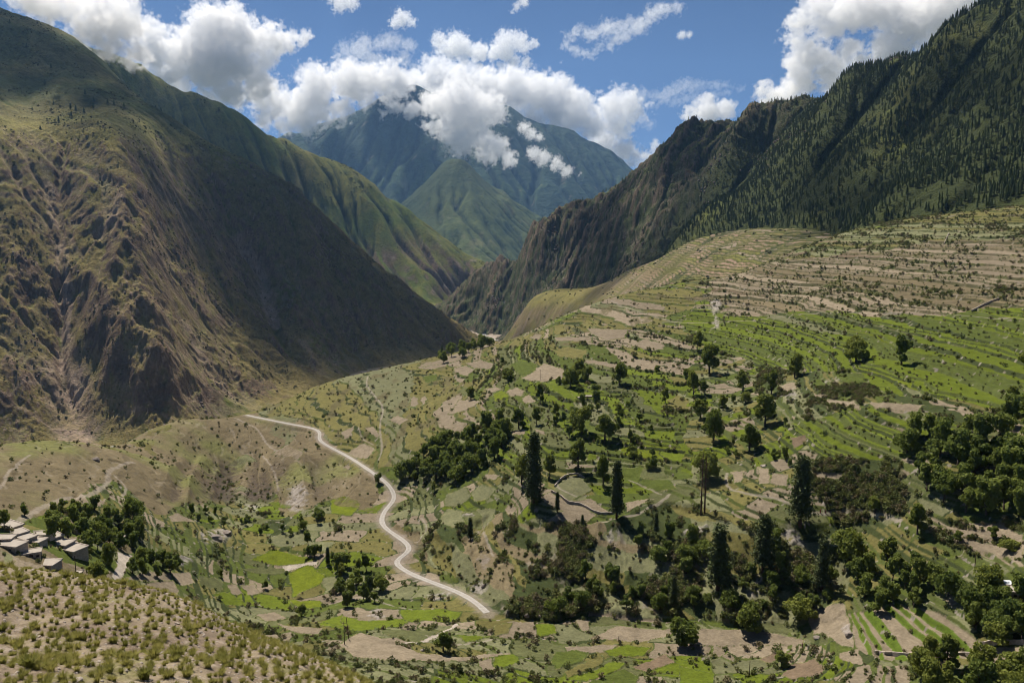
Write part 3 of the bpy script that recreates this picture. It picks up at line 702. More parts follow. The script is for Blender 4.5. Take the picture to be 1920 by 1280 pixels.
NC, NR = 1340, 1180
A, Rr, X, Y = polar(-130, 2080, 188, 1320, NC, NR)
k = 5; ca = A[0, 0] + (np.arange(-2, NC // k + 4)) * k * (A[0, 1] - A[0, 0]); lr0 = math.log(188); dl = (math.log(1320) - lr0) / (NR - 1)
cl = lr0 + np.arange(-2, NR // k + 4) * k * dl
CA, CLg = np.meshgrid(ca, cl)
gu, gv = np.meshgrid(np.arange(NC) / k + 2, np.arange(NR) / k + 2)
tb = cubic(MAIN.tan(CA, CLg), gu, gv)
ZB = Rr * tb
ZB = ZB + 1.6 * fbm(X / 55, Y / 55, 3, 601) * sstep(190, 300, Rr) + .5 * fbm(X / 14, Y / 14, 2, 602)
base = Land(A, Rr, X, Y, ZB)
# photo position of every ground point, slightly wandering so that no boundary is ruler-straight
PX, PY = to_px(X, Y, ZB)
wv = 700 / (Rr + 200)
wx = fbm(X / 9, Y / 9, 3, 611) * 5 * wv; wy = fbm(X / 9, Y / 9, 3, 612) * 2.4 * wv
zx = fbm(X / 70, Y / 70, 5, 613) * 70; zy = fbm(X / 70, Y / 70, 5, 614) * 36
zone = sample_map(zone_map, PX + zx + wx, PY + zy + wy).astype(int)
fld = sample_map(field_map, PX + wx, PY + wy).astype(int)
ZONE0 = zone
par = lambda i: np.array([float(z[i]) for z in ZONES])[zone]
step, kter, clen, scr = par(1), par(2), par(3), par(5)
# terraces: level, riser, tread
gx = np.gradient(ZB, axis=1) / np.maximum(Rr * (A[0, 1] - A[0, 0]), 1e-6); gy = np.gradient(ZB, axis=0) / np.gradient(Rr, axis=0)
slope = np.hypot(gx, gy); slope = np.clip(slope, .03, 2)
wob = fbm(X / 30, Y / 30, 3, 621) * .5 + fbm(X / 110, Y / 110, 2, 622) * 1.1
q = ZB / step + wob * np.clip(slope * 6, .2, 1); q = q + .36 * np.sin(q * 1.9 + 2 * fbm(X / 200, Y / 200, 2, 623)); lev = np.floor(q); f = q - lev
width = step / slope
fr = np.clip(1.5 / width, .13, .45)
u = np.clip((f - (1 - fr)) / fr, 0, 1)
riser = (u > 0) & (u < 1)
tread = lev + u * u * (3 - 2 * u)
kk = kter * (fld <= 0) * sstep(1.0, .55, slope)
kk = np.where(fld > 0, .25 * kter, kk)
Z = ZB + kk * (tread - q) * step
# cells along the terraces
s = X * np.cos(.2) + Y * np.sin(.2) * .35 + 5 * fbm(X / 12, Y / 12, 2, 631)
s2 = s / clen + hash01(lev, zone, 3) * 7
cell = np.floor(s2 * (0.8 + .5 * hash01(lev, zone, 4)))
fedge = s2 * (0.8 + .5 * hash01(lev, zone, 4)) - cell
vz = np.isin(zone, [[z[0] for z in ZONES].index(k_) for k_ in ('valley', 'floor', 'village')])
vx = (X + 9 * fbm(X / 25, Y / 25, 3, 632)) / 24; vy = (Y + 9 * fbm(X / 25, Y / 25, 3, 633)) / 13; vx = vx + hash01(np.floor(vy), np.floor(vy), 7) * 3
cell = np.where(vz, np.floor(vx), cell); levc = np.where(vz, np.floor(vy) + 900, lev); fedge = np.where(vz, np.minimum(vx - np.floor(vx), (vy - np.floor(vy)) * .55) * 24 / clen * .7, fedge)
hc = hash01(cell, levc * 31 + zone, 5)
n1 = fbm(X / 3.2, Y / 3.2, 3, 641); n2 = fbm(X / 35, Y / 35, 4, 642); n3 = fbm(X / 1.3, Y / 1.3, 2, 643); n4 = fbm(X / 120, Y / 120, 3, 644)
pal = np.array([[PAL[ch] for ch in z[4]] for z in ZONES])
cov = pal[zone, np.clip((hc * 10).astype(int), 0, 9)]
cov = cov * (0.86 + .28 * hash01(cell, levc, 6))[..., None]
ed = (riser | (fedge < .6 / clen)) & (kter > .3)
edge_c = np.where((hash01(cell, lev, 9) > .5)[..., None], np.array((.045, .055, .02)), np.array((.075, .09, .025)))
edge_c = np.where((zone == [z[0] for z in ZONES].index('upper'))[..., None], np.array((.075, .07, .035)), edge_c)
fanlike = (zone == [z[0] for z in ZONES].index('fan'))
edge_c = np.where(fanlike[..., None], np.array((.09, .13, .018)), edge_c)
edge_c = np.where((n1 > .35)[..., None], np.array((.2, .175, .14)), edge_c)
cov = np.where(ed[..., None], edge_c, cov)
# scrub over the less tended ground
sm = fbm(X / 30, Y / 30, 5, 651) * .55 + fbm(X / 7, Y / 14, 3, 652) * .35 + .25 * (riser & (kter > .5)) - .12 * n4
thr = np.interp(scr, [0, .2, .4, .7, 1.0], [.9, .42, .2, -.08, -.6])
scrub = sstep(thr, thr + .12, sm) * (fld <= 0)
scol = mix(np.ones(X.shape + (3,)) * np.array(PAL['S']), (.10, .095, .035), sstep(-.2, .4, n1))
scol = mix(scol, (.13, .105, .068), sstep(-.05, .35, fbm(X / 16, Y / 16, 4, 655) + .3 * n1) * .85)
cov = cov + (scol - cov) * scrub[..., None]
# surveyed fields
fc = np.array([PAL[l] for l, _ in FL]); m = fld > 0
jit = hash01(np.arange(len(FL)), np.zeros(len(FL), int), 8)
cov = np.where(m[..., None], fc[np.clip(fld - 1, 0, len(FL) - 1)] * (.9 + .2 * jit[np.clip(fld - 1, 0, len(FL) - 1)])[..., None], cov)
cov = np.where((fld == -1)[..., None], np.where((n1 > .1)[..., None], np.array((.15, .14, .06)), np.array((.07, .09, .025))), cov)
Z = Z + np.where(fld == -1, .35, 0)
# dry ground texture, gravel runs
zi = lambda nm: [z[0] for z in ZONES].index(nm)
dry = (zone == zi('knoll')) | (zone == zi('spur'))
gul = ridged((X + .4 * Y) / 16 + n2, Y / 60, 3, 661)
cov = mix(cov, (.12, .095, .055), dry * sstep(.0, .4, n1 + n2) * .7)
cov = mix(cov, (.15, .16, .05), dry * sstep(.0, .4, fbm(X / 50, Y / 50, 3, 667)) * .7)
cov = mix(cov, (.30, .26, .21), dry * sstep(.78, .9, gul) * .22)
Z = Z - dry * .9 * sstep(.5, .9, gul)
grassy = (zone == zi('olive')) & (fld <= 0)
cov = mix(cov, (.105, .09, .045), grassy * sstep(.1, .35, fbm(X / 10, Y / 40, 3, 668) + .3 * n1) * .8)
for cx_, cy_, rx, ry in CRAGS:
    d = np.hypot((PX - cx_ + zx * .2 + 3 * wx) / rx, (PY - cy_ + 3 * wy) / ry)
    w = sstep(1.1, .6, d + .5 * n1) * sstep(-.35, .1, n2 + n1)
    cov = mix(cov, (.30, .265, .235), w * .85); Z = Z + 1.2 * w * (ridged(X / 5, Y / 5, 3, 671) - .3)
NOPLANT = np.zeros(X.shape)
for w_, pts in TRACKS:
    P = np.array([base.hit(*p)[:2] for p in smooth_line(pts, 3)])
    lo = P.min(0) - 12; hi = P.max(0) + 12; b = (X > lo[0]) & (X < hi[0]) & (Y > lo[1]) & (Y < hi[1])
    d = distance_to(P, X[b] + n1[b] * .8, Y[b]); ww = np.zeros(X.shape); ww[b] = sstep(w_ * .5, w_ * .2, d)
    cov = mix(cov, (.27, .23, .185), ww * .65); scrub = scrub * (1 - ww); NOPLANT = np.maximum(NOPLANT, ww)
# banks and gullies: earth bluffs below the spur, runnels on the wooded bank
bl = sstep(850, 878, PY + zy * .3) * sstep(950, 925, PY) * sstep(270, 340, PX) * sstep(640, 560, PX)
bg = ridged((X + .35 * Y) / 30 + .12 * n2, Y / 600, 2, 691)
Z = Z + bl * 11 * (bg - .6); cov = mix(cov, (.065, .05, .038), bl * sstep(.75, .4, bg + .25 * n1) * .92); scrub = scrub * (1 - .8 * bl)  # bare brown earth, darkened in the grooves to paint in the bluff's shade
bk = ((ZONE0 == zi('bank')) | (ZONE0 == zi('lowbank'))) * 1.0
for _ in range(6): bk[1:-1, 1:-1] = .2 * (bk[1:-1, 1:-1] + bk[:-2, 1:-1] + bk[2:, 1:-1] + bk[1:-1, :-2] + bk[1:-1, 2:])
Z = Z + bk * 7 * (ridged(X / 34 + .3 * n2, Y / 90, 4, 692) - .5)
cov = mix(cov, (.22, .185, .15), bk * sstep(.25, .5, fbm(X / 12, Y / 20, 4, 693) + .25 * n1) * .8)
cov = cov * (1 + .16 * n3 + .14 * n1)[..., None]
Z = Z + scrub * (.55 + .6 * n1 + .4 * n3) + (1 - scrub) * .08 * n3
# the dirt road is benched into the slope
RP = smooth_line(ROAD, 8); R3 = np.array([base.hit(*p) for p in RP])
for _ in range(30): R3[1:-1] = .25 * R3[:-2] + .5 * R3[1:-1] + .25 * R3[2:]
def nearest_on(P3, x, y):
    best = np.full(x.shape, 1e9); zz = np.zeros(x.shape)
    for a, b in zip(P3[:-1], P3[1:]):
        d = b - a; t = np.clip(((x - a[0]) * d[0] + (y - a[1]) * d[1]) / (d[0] ** 2 + d[1] ** 2 + 1e-9), 0, 1)
        q_ = np.hypot(x - a[0] - t * d[0], y - a[1] - t * d[1]); n_ = q_ < best; best = np.where(n_, q_, best); zz = np.where(n_, a[2] + t * d[2], zz)
    return best, zz
lo = R3.min(0) - 22; hi = R3.max(0) + 22; b = (X > lo[0]) & (X < hi[0]) & (Y > lo[1]) & (Y < hi[1])
d, zr = nearest_on(R3, X[b], Y[b]); w = sstep(6.5, 2.4, d); zb_ = Z[b]; Z[b] = zb_ + (zr - zb_) * w
npb = NOPLANT[b]; NOPLANT[b] = np.maximum(npb, sstep(5.5, 4.5, d)); cb = cov[b]; cb = mix(cb, (.24, .20, .165), sstep(4.5, 1.8, d + 2.2 * n1[b]) * .6); cov[b] = cb; sb_ = scrub[b]; scrub[b] = sb_ * sstep(6, 9, d)
main_land = Land(A, Rr, X, Y, Z)
M_main = ground_mat('field_earth', 1.3, .25, .6, .5, .38)
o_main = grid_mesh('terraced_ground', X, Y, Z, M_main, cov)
MAINX, MAINY, MAINZ, SCRUB, ZONE, FLD, PXm, PYm = X, Y, Z, np.maximum(scrub, .3 * (riser & (kter > .5))), zone, fld, PX, PY
# road ribbon
m_road, nt, bs = nodemat('road_dust')
N, L = nt.nodes, nt.links
nz = N.new('ShaderNodeTexNoise'); nz.inputs['Scale'].default_value = .9; nz.inputs['Detail'].default_value = 6; g_ = N.new('ShaderNodeNewGeometry'); L.new(g_.outputs['Position'], nz.inputs['Vector'])
at = N.new('ShaderNodeAttribute'); at.attribute_name = 'cover'
vm = N.new('ShaderNodeVectorMath'); vm.operation = 'SCALE'; L.new(at.outputs['Color'], vm.inputs[0]); mr = N.new('ShaderNodeMapRange'); mr.inputs['To Min'].default_value = .65; mr.inputs['To Max'].default_value = 1.35; L.new(nz.outputs['Fac'], mr.inputs['Value']); L.new(mr.outputs[0], vm.inputs['Scale']); L.new(vm.outputs[0], bs.inputs['Base Color'])
seg = np.r_[0, np.cumsum(np.hypot(*np.diff(R3[:, :2], axis=0).T))]; ss = np.arange(0, seg[-1], 1.0)
cxy = np.stack([np.interp(ss, seg, R3[:, i]) for i in range(3)], -1)
tg = np.gradient(cxy[:, :2], axis=0); tg /= np.linalg.norm(tg, axis=1, keepdims=True); nm = np.stack([-tg[:, 1], tg[:, 0]], -1)
prof = np.linspace(-1, 1, 15); hw = 1.4 + .3 * fbm(ss / 15, ss * 0, 2, 681)
jag = .3 * fbm(ss / 2.5, ss * 0, 3, 682)
RX = cxy[:, None, 0] + nm[:, None, 0] * prof * (hw + jag)[:, None]; RY = cxy[:, None, 1] + nm[:, None, 1] * prof * (hw - jag)[:, None]
RZ = cxy[:, None, 2] + .09 + .06 * (1 - prof ** 2) + 0 * RX - .05 * np.exp(-((np.abs(prof) - .45) / .12) ** 2)
RZ[:, 0] -= .5; RZ[:, -1] -= .5
rc = np.ones(RX.shape + (3,)) * np.array((.35, .33, .30)); rc = mix(rc, (.27, .245, .21), np.exp(-((prof) / .18) ** 2)[None] * .8 * np.ones(RX.shape)); rc = mix(rc, (.34, .30, .26), np.exp(-((np.abs(prof) - .45) / .12) ** 2)[None] * np.ones(RX.shape))
o_road = grid_mesh('dirt_road', RX, RY, RZ, m_road, rc)
# ------------------------------------------------------------------ far shoulder with small terraces
A, Rr, X, Y = polar(925, 1660, 1000, 2600, 660, 560)
ZB = Rr * SHOULDER.tan(A, np.log(Rr)) + 6 * fbm(X / 120, Y / 120, 4, 701)
PX, PY = to_px(X, Y, ZB)
s1 = fbm(X / 60, Y / 60, 4, 702); n1 = fbm(X / 10, Y / 10, 3, 703)
q = ZB / 4 + 1.5 * s1; lev = np.floor(q); f = q - lev
up = sstep(1120, 1260, PX + 120 * s1) * sstep(620, 560, PY)
Z = ZB + up * .7 * ((lev + sstep(.7, 1, f)) - q) * 4
hc = hash01(np.floor((X + .4 * Y) / 45 + 5 * hash01(lev, lev, 2)), lev, 712)
pal = np.array([(.26, .18, .13), (.24, .19, .14), (.19, .16, .07), (.15, .145, .045), (.24, .17, .12), (.20, .15, .10)])
c = pal[np.clip((hc * 6).astype(int), 0, 5)]
c = np.where((f > .72)[..., None], np.array((.08, .085, .03)), c)
slopec = mix(np.ones(X.shape + (3,)) * np.array((.15, .12, .06)), (.19, .15, .10), sstep(-.2, .4, fbm((X - Y) / 20, (X + Y) / 160, 4, 704)))
slopec = mix(slopec, (.16, .15, .05), sstep(0, .4, s1))
c = slopec + (c - slopec) * up[..., None]
gf = sstep(1150, 1060, PX + 30 * s1) * sstep(590, 560, PY); c = mix(c, (.19, .17, .05), gf * .8)
c = mix(c, (.035, .045, .018), sstep(.12, .3, s1 + .4 * n1) * sstep(1180, 1260, PX) * .7)
c = mix(c, (.11, .105, .04), sstep(-.05, .35, fbm(X / 90, Y / 50, 4, 715) + .3 * n1) * .75)
c = c * (1 + .2 * n1)[..., None]
Z = Z + .8 * n1
tw = sstep(-.1, .3, fbm(X / 55, Y / 40, 4, 716)); c = mix(c, (.055, .062, .026), tw * up * sstep(.1, .3, n1 + s1 + .1) * .8)
shoulder_land = Land(A, Rr, X, Y, Z)
o = grid_mesh('shoulder_slope', X, Y, Z, ground_mat('shoulder_earth', .35, .06, .6, 2.0, .35), c)

# ------------------------------------------------------------------ the near hillside under the camera
A, Rr, X, Y = polar(-120, 900, 17, 95, 900, 700)
ZB = Rr * FORE.tan(A, np.log(Rr)) + .8 * fbm(X / 9, Y / 9, 3, 801) + .25 * fbm(X / 2.2, Y / 2.2, 4, 802)
crag = sstep(.15, .45, fbm(X / 5, Y / 5, 4, 803)); n1 = fbm(X / .9, Y / .9, 4, 804); n2 = fbm(X / 7, Y / 7, 4, 805)
Z = ZB + crag * .35 * (ridged(X / 1.6, Y / 1.6, 3, 806) - .4) + .05 * fbm(X / .25, Y / .25, 2, 807)
c = mix(np.ones(X.shape + (3,)) * np.array((.255, .205, .14)), (.19, .145, .105), sstep(-.2, .4, n2))
c = mix(c, (.33, .275, .22), sstep(.1, .5, n1) * .7)
c = mix(c, (.16, .12, .09), crag * .6)
c = mix(c, (.19, .18, .07), sstep(.15, .45, fbm(X / 4, Y / 4, 4, 808) + .2 * n1) * .6)
fore_land = Land(A, Rr, X, Y, Z)
o = grid_mesh('near_hillside', X, Y, Z, ground_mat('near_scree', 9, 1.6, .8, .09, .42), c)
# ------------------------------------------------------------------ plant kit
def raw_mesh(name, V, F, mats, mi=None, smooth=False):
    me = bpy.data.meshes.new(name); me.from_pydata([tuple(v) for v in V], [], F)
    for m in mats: me.materials.append(m)
    if mi is not None: me.polygons.foreach_set('material_index', np.array(mi, np.int32))
    if smooth: me.polygons.foreach_set('use_smooth', np.ones(len(F), bool))
    me.update(); return me
def leaf_mat(name, c0, c1, trans=.25, scale=.5):
    m, nt, b = nodemat(name); N, L = nt.nodes, nt.links
    oi = N.new('ShaderNodeObjectInfo'); g = N.new('ShaderNodeNewGeometry')
    nz = N.new('ShaderNodeTexNoise'); nz.inputs['Scale'].default_value = scale; nz.inputs['Detail'].default_value = 3; L.new(g.outputs['Position'], nz.inputs['Vector'])
    ad = N.new('ShaderNodeMath'); ad.operation = 'MULTIPLY_ADD'; L.new(oi.outputs['Random'], ad.inputs[0]); ad.inputs[1].default_value = .55; L.new(nz.outputs['Fac'], ad.inputs[2])
    mr = N.new('ShaderNodeMapRange'); mr.inputs['From Min'].default_value = .35; mr.inputs['From Max'].default_value = 1.1; L.new(ad.outputs[0], mr.inputs['Value'])
    mx = N.new('ShaderNodeMix'); mx.data_type = 'RGBA'; L.new(mr.outputs[0], mx.inputs['Factor']); mx.inputs['A'].default_value = (*c0, 1); mx.inputs['B'].default_value = (*c1, 1)
    L.new(mx.outputs['Result'], b.inputs['Base Color']); b.inputs['Roughness'].default_value = .75
    tr = N.new('ShaderNodeBsdfTranslucent'); L.new(mx.outputs['Result'], tr.inputs['Color'])
    ms = N.new('ShaderNodeMixShader'); ms.inputs[0].default_value = trans; L.new(b.outputs[0], ms.inputs[1]); L.new(tr.outputs[0], ms.inputs[2])
    L.new(ms.outputs[0], N['Material Output'].inputs['Surface']); return m
def plain_mat(name, col, var=.25, scale=3.0, rough=.9):
    m, nt, b = nodemat(name); N, L = nt.nodes, nt.links; b.inputs['Roughness'].default_value = rough
    tc = N.new('ShaderNodeTexCoord'); nz = N.new('ShaderNodeTexNoise'); nz.inputs['Scale'].default_value = scale; nz.inputs['Detail'].default_value = 5; L.new(tc.outputs['Object'], nz.inputs['Vector'])
    mx = N.new('ShaderNodeMix'); mx.data_type = 'RGBA'; mx.inputs['A'].default_value = (*[c * (1 - var) for c in col], 1); mx.inputs['B'].default_value = (*[min(1, c * (1 + var)) for c in col], 1)
    L.new(nz.outputs['Fac'], mx.inputs['Factor']); L.new(mx.outputs['Result'], b.inputs['Base Color'])
    bp = N.new('ShaderNodeBump'); bp.inputs['Strength'].default_value = .4; bp.inputs['Distance'].default_value = .05; L.new(nz.outputs['Fac'], bp.inputs['Height']); L.new(bp.outputs[0], b.inputs['Normal'])
    return m
M_bark = plain_mat('bark', (.075, .055, .04)); M_redbark = plain_mat('cedar_bark', (.10, .055, .035))
M_leaf = leaf_mat('walnut_leaves', (.11, .15, .028), (.25, .27, .055), .45); M_leafd = leaf_mat('thicket_leaves', (.10, .14, .03), (.22, .255, .055), .45)
M_shrub = leaf_mat('shrub_leaves', (.07, .095, .024), (.18, .185, .055), scale=.2); M_needle = leaf_mat('cedar_needles', (.055, .07, .026), (.10, .12, .04), .12)
M_sage = leaf_mat('sage_leaves', (.11, .095, .045), (.20, .165, .085), scale=.2); M_pine = leaf_mat('forest_needles', (.026, .048, .018), (.085, .11, .03), .12, .05); M_dry = leaf_mat('dry_twigs', (.10, .075, .05), (.15, .11, .07), .1)
def tube(V, F, p0, p1, r0, r1, n=6):
    p0 = np.array(p0, float); p1 = np.array(p1, float); d = p1 - p0; l = np.linalg.norm(d) + 1e-9; d /= l
    a = np.cross(d, (0, 0, 1) if abs(d[2]) < .9 else (1, 0, 0)); a /= np.linalg.norm(a); b = np.cross(d, a); k = len(V)
    for p, r in ((p0, r0), (p1, r1)):
        for i in range(n): t = 2 * math.pi * i / n; V.append(p + r * (a * math.cos(t) + b * math.sin(t)))
    for i in range(n): j = (i + 1) % n; F.append((k + i, k + j, k + n + j, k + n + i))
    F.append(tuple(k + n + i for i in range(n)))
def leaf_quads(rng, C, Nrm, size, spread=.9):
    """small bent leaf sprays at points C facing roughly Nrm"""
    n = len(C); d = Nrm + rng.normal(0, spread, (n, 3)); d /= np.linalg.norm(d, axis=1, keepdims=True) + 1e-9
    t = np.cross(d, rng.normal(0, 1, (n, 3))); t /= np.linalg.norm(t, axis=1, keepdims=True) + 1e-9; b = np.cross(d, t)
    s = size * rng.uniform(.6, 1.3, (n, 1))
    V = np.stack([C - t * s, C + b * s * .7 + d * s * .25, C + t * s, C - b * s * .7 - d * s * .15], 1).reshape(-1, 3)
    i = np.arange(n) * 4; return V, np.stack([i, i + 1, i + 2, i + 3], 1)
def crown_mesh(name, seed, n=1500, w=1.0, h=.8, lobes=14, leaf=.075, mat=None, lean=.15):
    """unit broadleaf crown: base at z=0, about 1 high, radius about w/2"""
    rng = np.random.default_rng(seed); Cs = []; Ns = []
    L_ = []
    for k in range(lobes):
        th = rng.uniform(0, 2 * math.pi); rr = rng.uniform(.1, 1) ** .6 * w * .34; zz = rng.uniform(.12, .95)
        rr *= math.sqrt(max(.12, 1 - (zz * 1.02 - .42) ** 2 * 2.6))
        L_.append((rr * math.cos(th) + rng.uniform(-1, 1) * lean * .3, rr * math.sin(th), zz * h, w * rng.uniform(.12, .22)))
    for x, y, z, r in L_:
        m = int(n / lobes); d = rng.normal(0, 1, (m, 3)); d /= np.linalg.norm(d, axis=1, keepdims=True); d[:, 2] = d[:, 2] * .85 + .08
        rad = r * rng.uniform(.45, 1.08, (m, 1)) ** .6
        Cs.append(np.array((x, y, z)) + d * rad); Ns.append(d)
    C = np.concatenate(Cs); Nn = np.concatenate(Ns); V, Fq = leaf_quads(rng, C, Nn, leaf)
    return raw_mesh(name, V, Fq.tolist(), [mat or M_leaf]), L_
def trunk_mesh(name, L_, seed, r=.035, fork=.28, mat=None):
    V, F = [], []; rng = random.Random(seed); p = np.array((0, 0, -.08)); q = np.array((rng.uniform(-.03, .03), rng.uniform(-.03, .03), fork))
    tube(V, F, p, q, r * 1.25, r * .85, 7)
    for x, y, z, s in L_[:9]:
        m = q * .5 + np.array((x, y, z)) * .5 + np.array((0, 0, -.04)); tube(V, F, q, m, r * .5, r * .32, 5); tube(V, F, m, (x, y, z), r * .32, r * .12, 4)
    return raw_mesh(name, V, F, [mat or M_bark], smooth=True)
KIT = []
for k in range(5):
    cm, L_ = crown_mesh('broadleaf_crown', 40 + k, 2300, w=[1.0, 1.15, .85, 1.25, .95][k], h=[.86, .78, .95, .7, .88][k], lobes=[16, 18, 13, 19, 15][k], leaf=.05)
    KIT.append((cm, trunk_mesh('broadleaf_trunk', L_, 40 + k)))
KITD = []
for k in range(4):
    cm, L_ = crown_mesh('thicket_crown', 60 + k, 1500, w=[1.1, 1.3, .9, 1.0][k], h=[.85, .7, 1.0, .8][k], lobes=[13, 15, 11, 10][k], leaf=.06, mat=M_leafd)
    KITD.append((cm, trunk_mesh('thicket_trunk', L_, 60 + k, fork=.15)))
def set_tags(o, label, cat, group=None):
    o['label'] = label; o['category'] = cat
    if group: o['group'] = group
def new_obj(name, me, parent=None, loc=(0, 0, 0), rz=0, s=(1, 1, 1)):
    o = bpy.data.objects.new(name, me); COL.objects.link(o)
    if parent: o.parent = parent
    o.location = loc; o.rotation_euler = (0, 0, rz); o.scale = s; return o
def tree_at(p, h, w, label, cat='tree', name='broadleaf_tree', group=None, kit=None, seed=0):
    rng = random.Random(seed); kit = kit or KIT; cm, tm = kit[rng.randrange(len(kit))]
    e = new_obj(name, None, None, p, rng.uniform(0, 6.28)); e.scale = (w, w, h)
    new_obj('crown', cm, e, (0, 0, .14)); new_obj('trunk', tm, e, (0, 0, .04)); set_tags(e, label, cat, group); return e
def place(px, py, T=None):
    return (T or main_land).hit(px, py)
def px2m(p, npx): return npx / FPX * (CP * p[1] - SP * p[2])

TREES = [  # base px, base py, crown width px, height px, label
 (1605,678,44,48,'dark round tree on the bright green terraces, left of a lighter lone tree'),(1690,684,42,48,'lone tree with a bare trunk on the bright green terraces'),
 (1490,708,34,42,'olive bush-like tree at the left tip of the scrub band'),(1330,700,44,50,'broad dark tree at the left end of the green terraces'),
 (1393,733,30,36,'small tree on scrub left of a twin on the terrace spur'),(1446,740,36,40,'rounded tree beside the small pale gravel clearing'),
 (1307,657,24,34,'dark narrow tree at the upper left corner of the green terraces'),(1300,740,30,42,'dark oval tree below the broad tree in mid slope'),
 (1434,798,46,56,'tall dark tree with a shadow on the brown clearing'),(1405,845,42,48,'round dark tree above the footpath in mid slope'),
 (1338,825,34,60,'tall slim tree with a ragged olive crown'),(1313,784,34,34,'yellowish round tree among short curved terraces'),
 (1356,768,22,24,'pale small bush-like tree on curved terraces'),(1398,755,20,22,'low round bush-like tree above the tall dark tree'),
 (1161,722,32,40,'round tree among green strips right of the pale fields'),(1084,712,30,36,'rear tree of the dark clump above the stone hut'),
 (1070,728,32,40,'front tree of the dark clump above the stone hut'),(1101,716,20,30,'slim olive tree at the right of the dark clump'),
 (1013,756,20,32,'dark oval tree by the grey-tan plots'),(883,750,28,22,'flat green tree on the yellow-green plot'),(953,714,22,24,'round tree on the olive slope above the plots'),
 (1091,812,42,52,'large dark green tree, left of a pair in mid terraces'),(1134,824,46,44,'large dark tree, right of a pair in mid terraces'),
 (1084,877,38,50,'light green tree with a clear trunk above the stone walls'),(973,804,36,34,'dark tree at the upper end of the leafy grove'),
 (1006,796,20,30,'narrow tree right of the grove top'),(1043,784,18,26,'small dark tree above the green pair'),(978,908,34,54,'olive tree tucked left of the tall cedar'),
 (1031,896,28,40,'round green tree right of the tall cedar'),(1131,912,38,52,'grey-green tree left of the second cedar'),(1247,756,20,26,'small tree in the middle of the green strips'),
 (1160,775,20,18,'small bush-like tree below the green strips'),(942,684,10,14,'tiny dark tree on the skyline plots'),(1323,900,50,56,'dense tree behind the two dead trunks'),
 (1720,1000,46,50,'rounded tree under the dark wood by the brown plots'),(1590,1052,62,62,'large light green tree on the lower right slope'),(1664,1060,48,48,'dark tree left of the brown fields lower right'),
 (1640,962,30,30,'bushy tree on the footpath right of the big cedar'),(1281,1208,54,50,'leafy round tree standing in the bottom fields'),(1044,1160,44,42,'light green tree at the foot of the bank'),
 (831,1220,40,36,'spreading grey-green tree by the gravel track'),(1406,1182,52,54,'bright tree at the foot of the shaded cliff'),(1500,1160,54,40,'bushes-like green tree at the dark cliff foot'),
 (1466,1250,40,26,'low round bush-like tree between the bottom brown plots'),(1745,1235,48,40,'dense tree on the edge of the curved terraces'),(1877,1205,56,44,'yellow-green round tree above the grey plot'),
 (1893,1032,36,22,'flat topped small tree on the right brown fields'),(1862,1012,26,24,'thin tree on the right brown fields'),(1795,1016,22,20,'small round tree between brown field strips'),
 (1853,1120,56,64,'big brown-green tree beside the stone house'),(640,1082,22,24,'dark bush-like tree below the road bend'),(565,1156,24,22,'round dark shrub tree beside the paddies'),
 (497,1104,16,16,'small dark round tree on the valley plots'),(415,1082,14,14,'tiny dark tree on pale plots'),(710,905,14,20,'small dark tree beside the road'),
 (815,920,16,16,'small bright round tree on grassy slope'),(183,1094,34,44,'tree with a visible trunk right of the houses'),(206,1060,26,46,'slim tree beside the dirt lane'),(268,1018,16,36,'small crowned tree on a thin trunk by the village grove'),
 (8,990,30,34,'grey-green tree at the left picture edge'),(188,1014,20,16,'bush-like tree just behind the biggest flat roof'),(905,652,14,24,'dark tree on the gorge skyline'),(870,660,16,18,'round tree on the gorge skyline'),
 (1925,690,34,34,'dark tree cut by the right edge on the green terraces'),(1290,715,20,24,'small dark tree right of the strips'),(1900,745,26,20,'bush-like tree at the right edge below the terraces'),
 (1182,830,16,22,'narrow small tree beside the yellow plot'),(1120,770,14,14,'small round tree beside the stone hut'),(1232,700,16,14,'small dark tree on olive ground'),(672,1070,18,22,'small tree on the slope left of the road bend')]
for k, (px, py, w, h, lab) in enumerate(TREES):
    p = place(px, py); H = px2m(p, h) * 1.02; Wd = px2m(p, w)
    tree_at(p, H, Wd, lab, seed=700 + k, group='scattered trees of the valley')
def cluster(poly, n, smin, smax, label, group, seed, kit, name='broadleaf_tree', asp=(1.0, 1.3), cat='tree', T=None):
    rng = random.Random(seed); P = np.array(poly); s, m = poly_mask(poly); ys, xs = np.nonzero(m); out = []
    tries = 0
    while len(out) < n and tries < 6000:
        tries += 1; i = rng.randrange(len(xs)); px = xs[i] + s[1].start - OX; py = ys[i] + s[0].start - OY; sz = rng.uniform(smin, smax)
        if any(abs(px - a) < (sz + c) * .30 and abs(py - b) < (sz + c) * .20 for a, b, c in out): continue
        out.append((px, py, sz)); p = place(px, py, T); Wd = px2m(p, sz)
        tree_at(p, Wd * rng.uniform(*asp), Wd * rng.uniform(.9, 1.1), label, cat, name, group, kit, seed * 100 + len(out))
cluster([(740,905),(775,870),(810,838),(870,820),(940,790),(955,805),(945,850),(900,880),(860,900),(800,912)], 46, 18, 32, 'dark leafy tree in the dense grove left of the tall cedar', 'grove left of the tall cedar', 1, KITD)
cluster([(1690,850),(1720,810),(1800,830),(1870,800),(1960,760),(1960,985),(1880,975),(1800,960),(1700,930)], 40, 34, 56, 'big shadowy tree in the dark wood at the right edge', 'dark wood at the right edge', 2, KITD)
cluster([(80,1010),(130,985),(200,980),(262,965),(275,1000),(262,1035),(180,1035),(140,1020)], 22, 22, 40, 'dark tree in the grove beside the flat roofed houses', 'village grove', 3, KITD)
cluster([(40,960),(150,945),(200,950),(160,970),(60,985)], 7, 16, 26, 'dark tree in the fields behind the village', 'trees behind the village', 4, KITD)
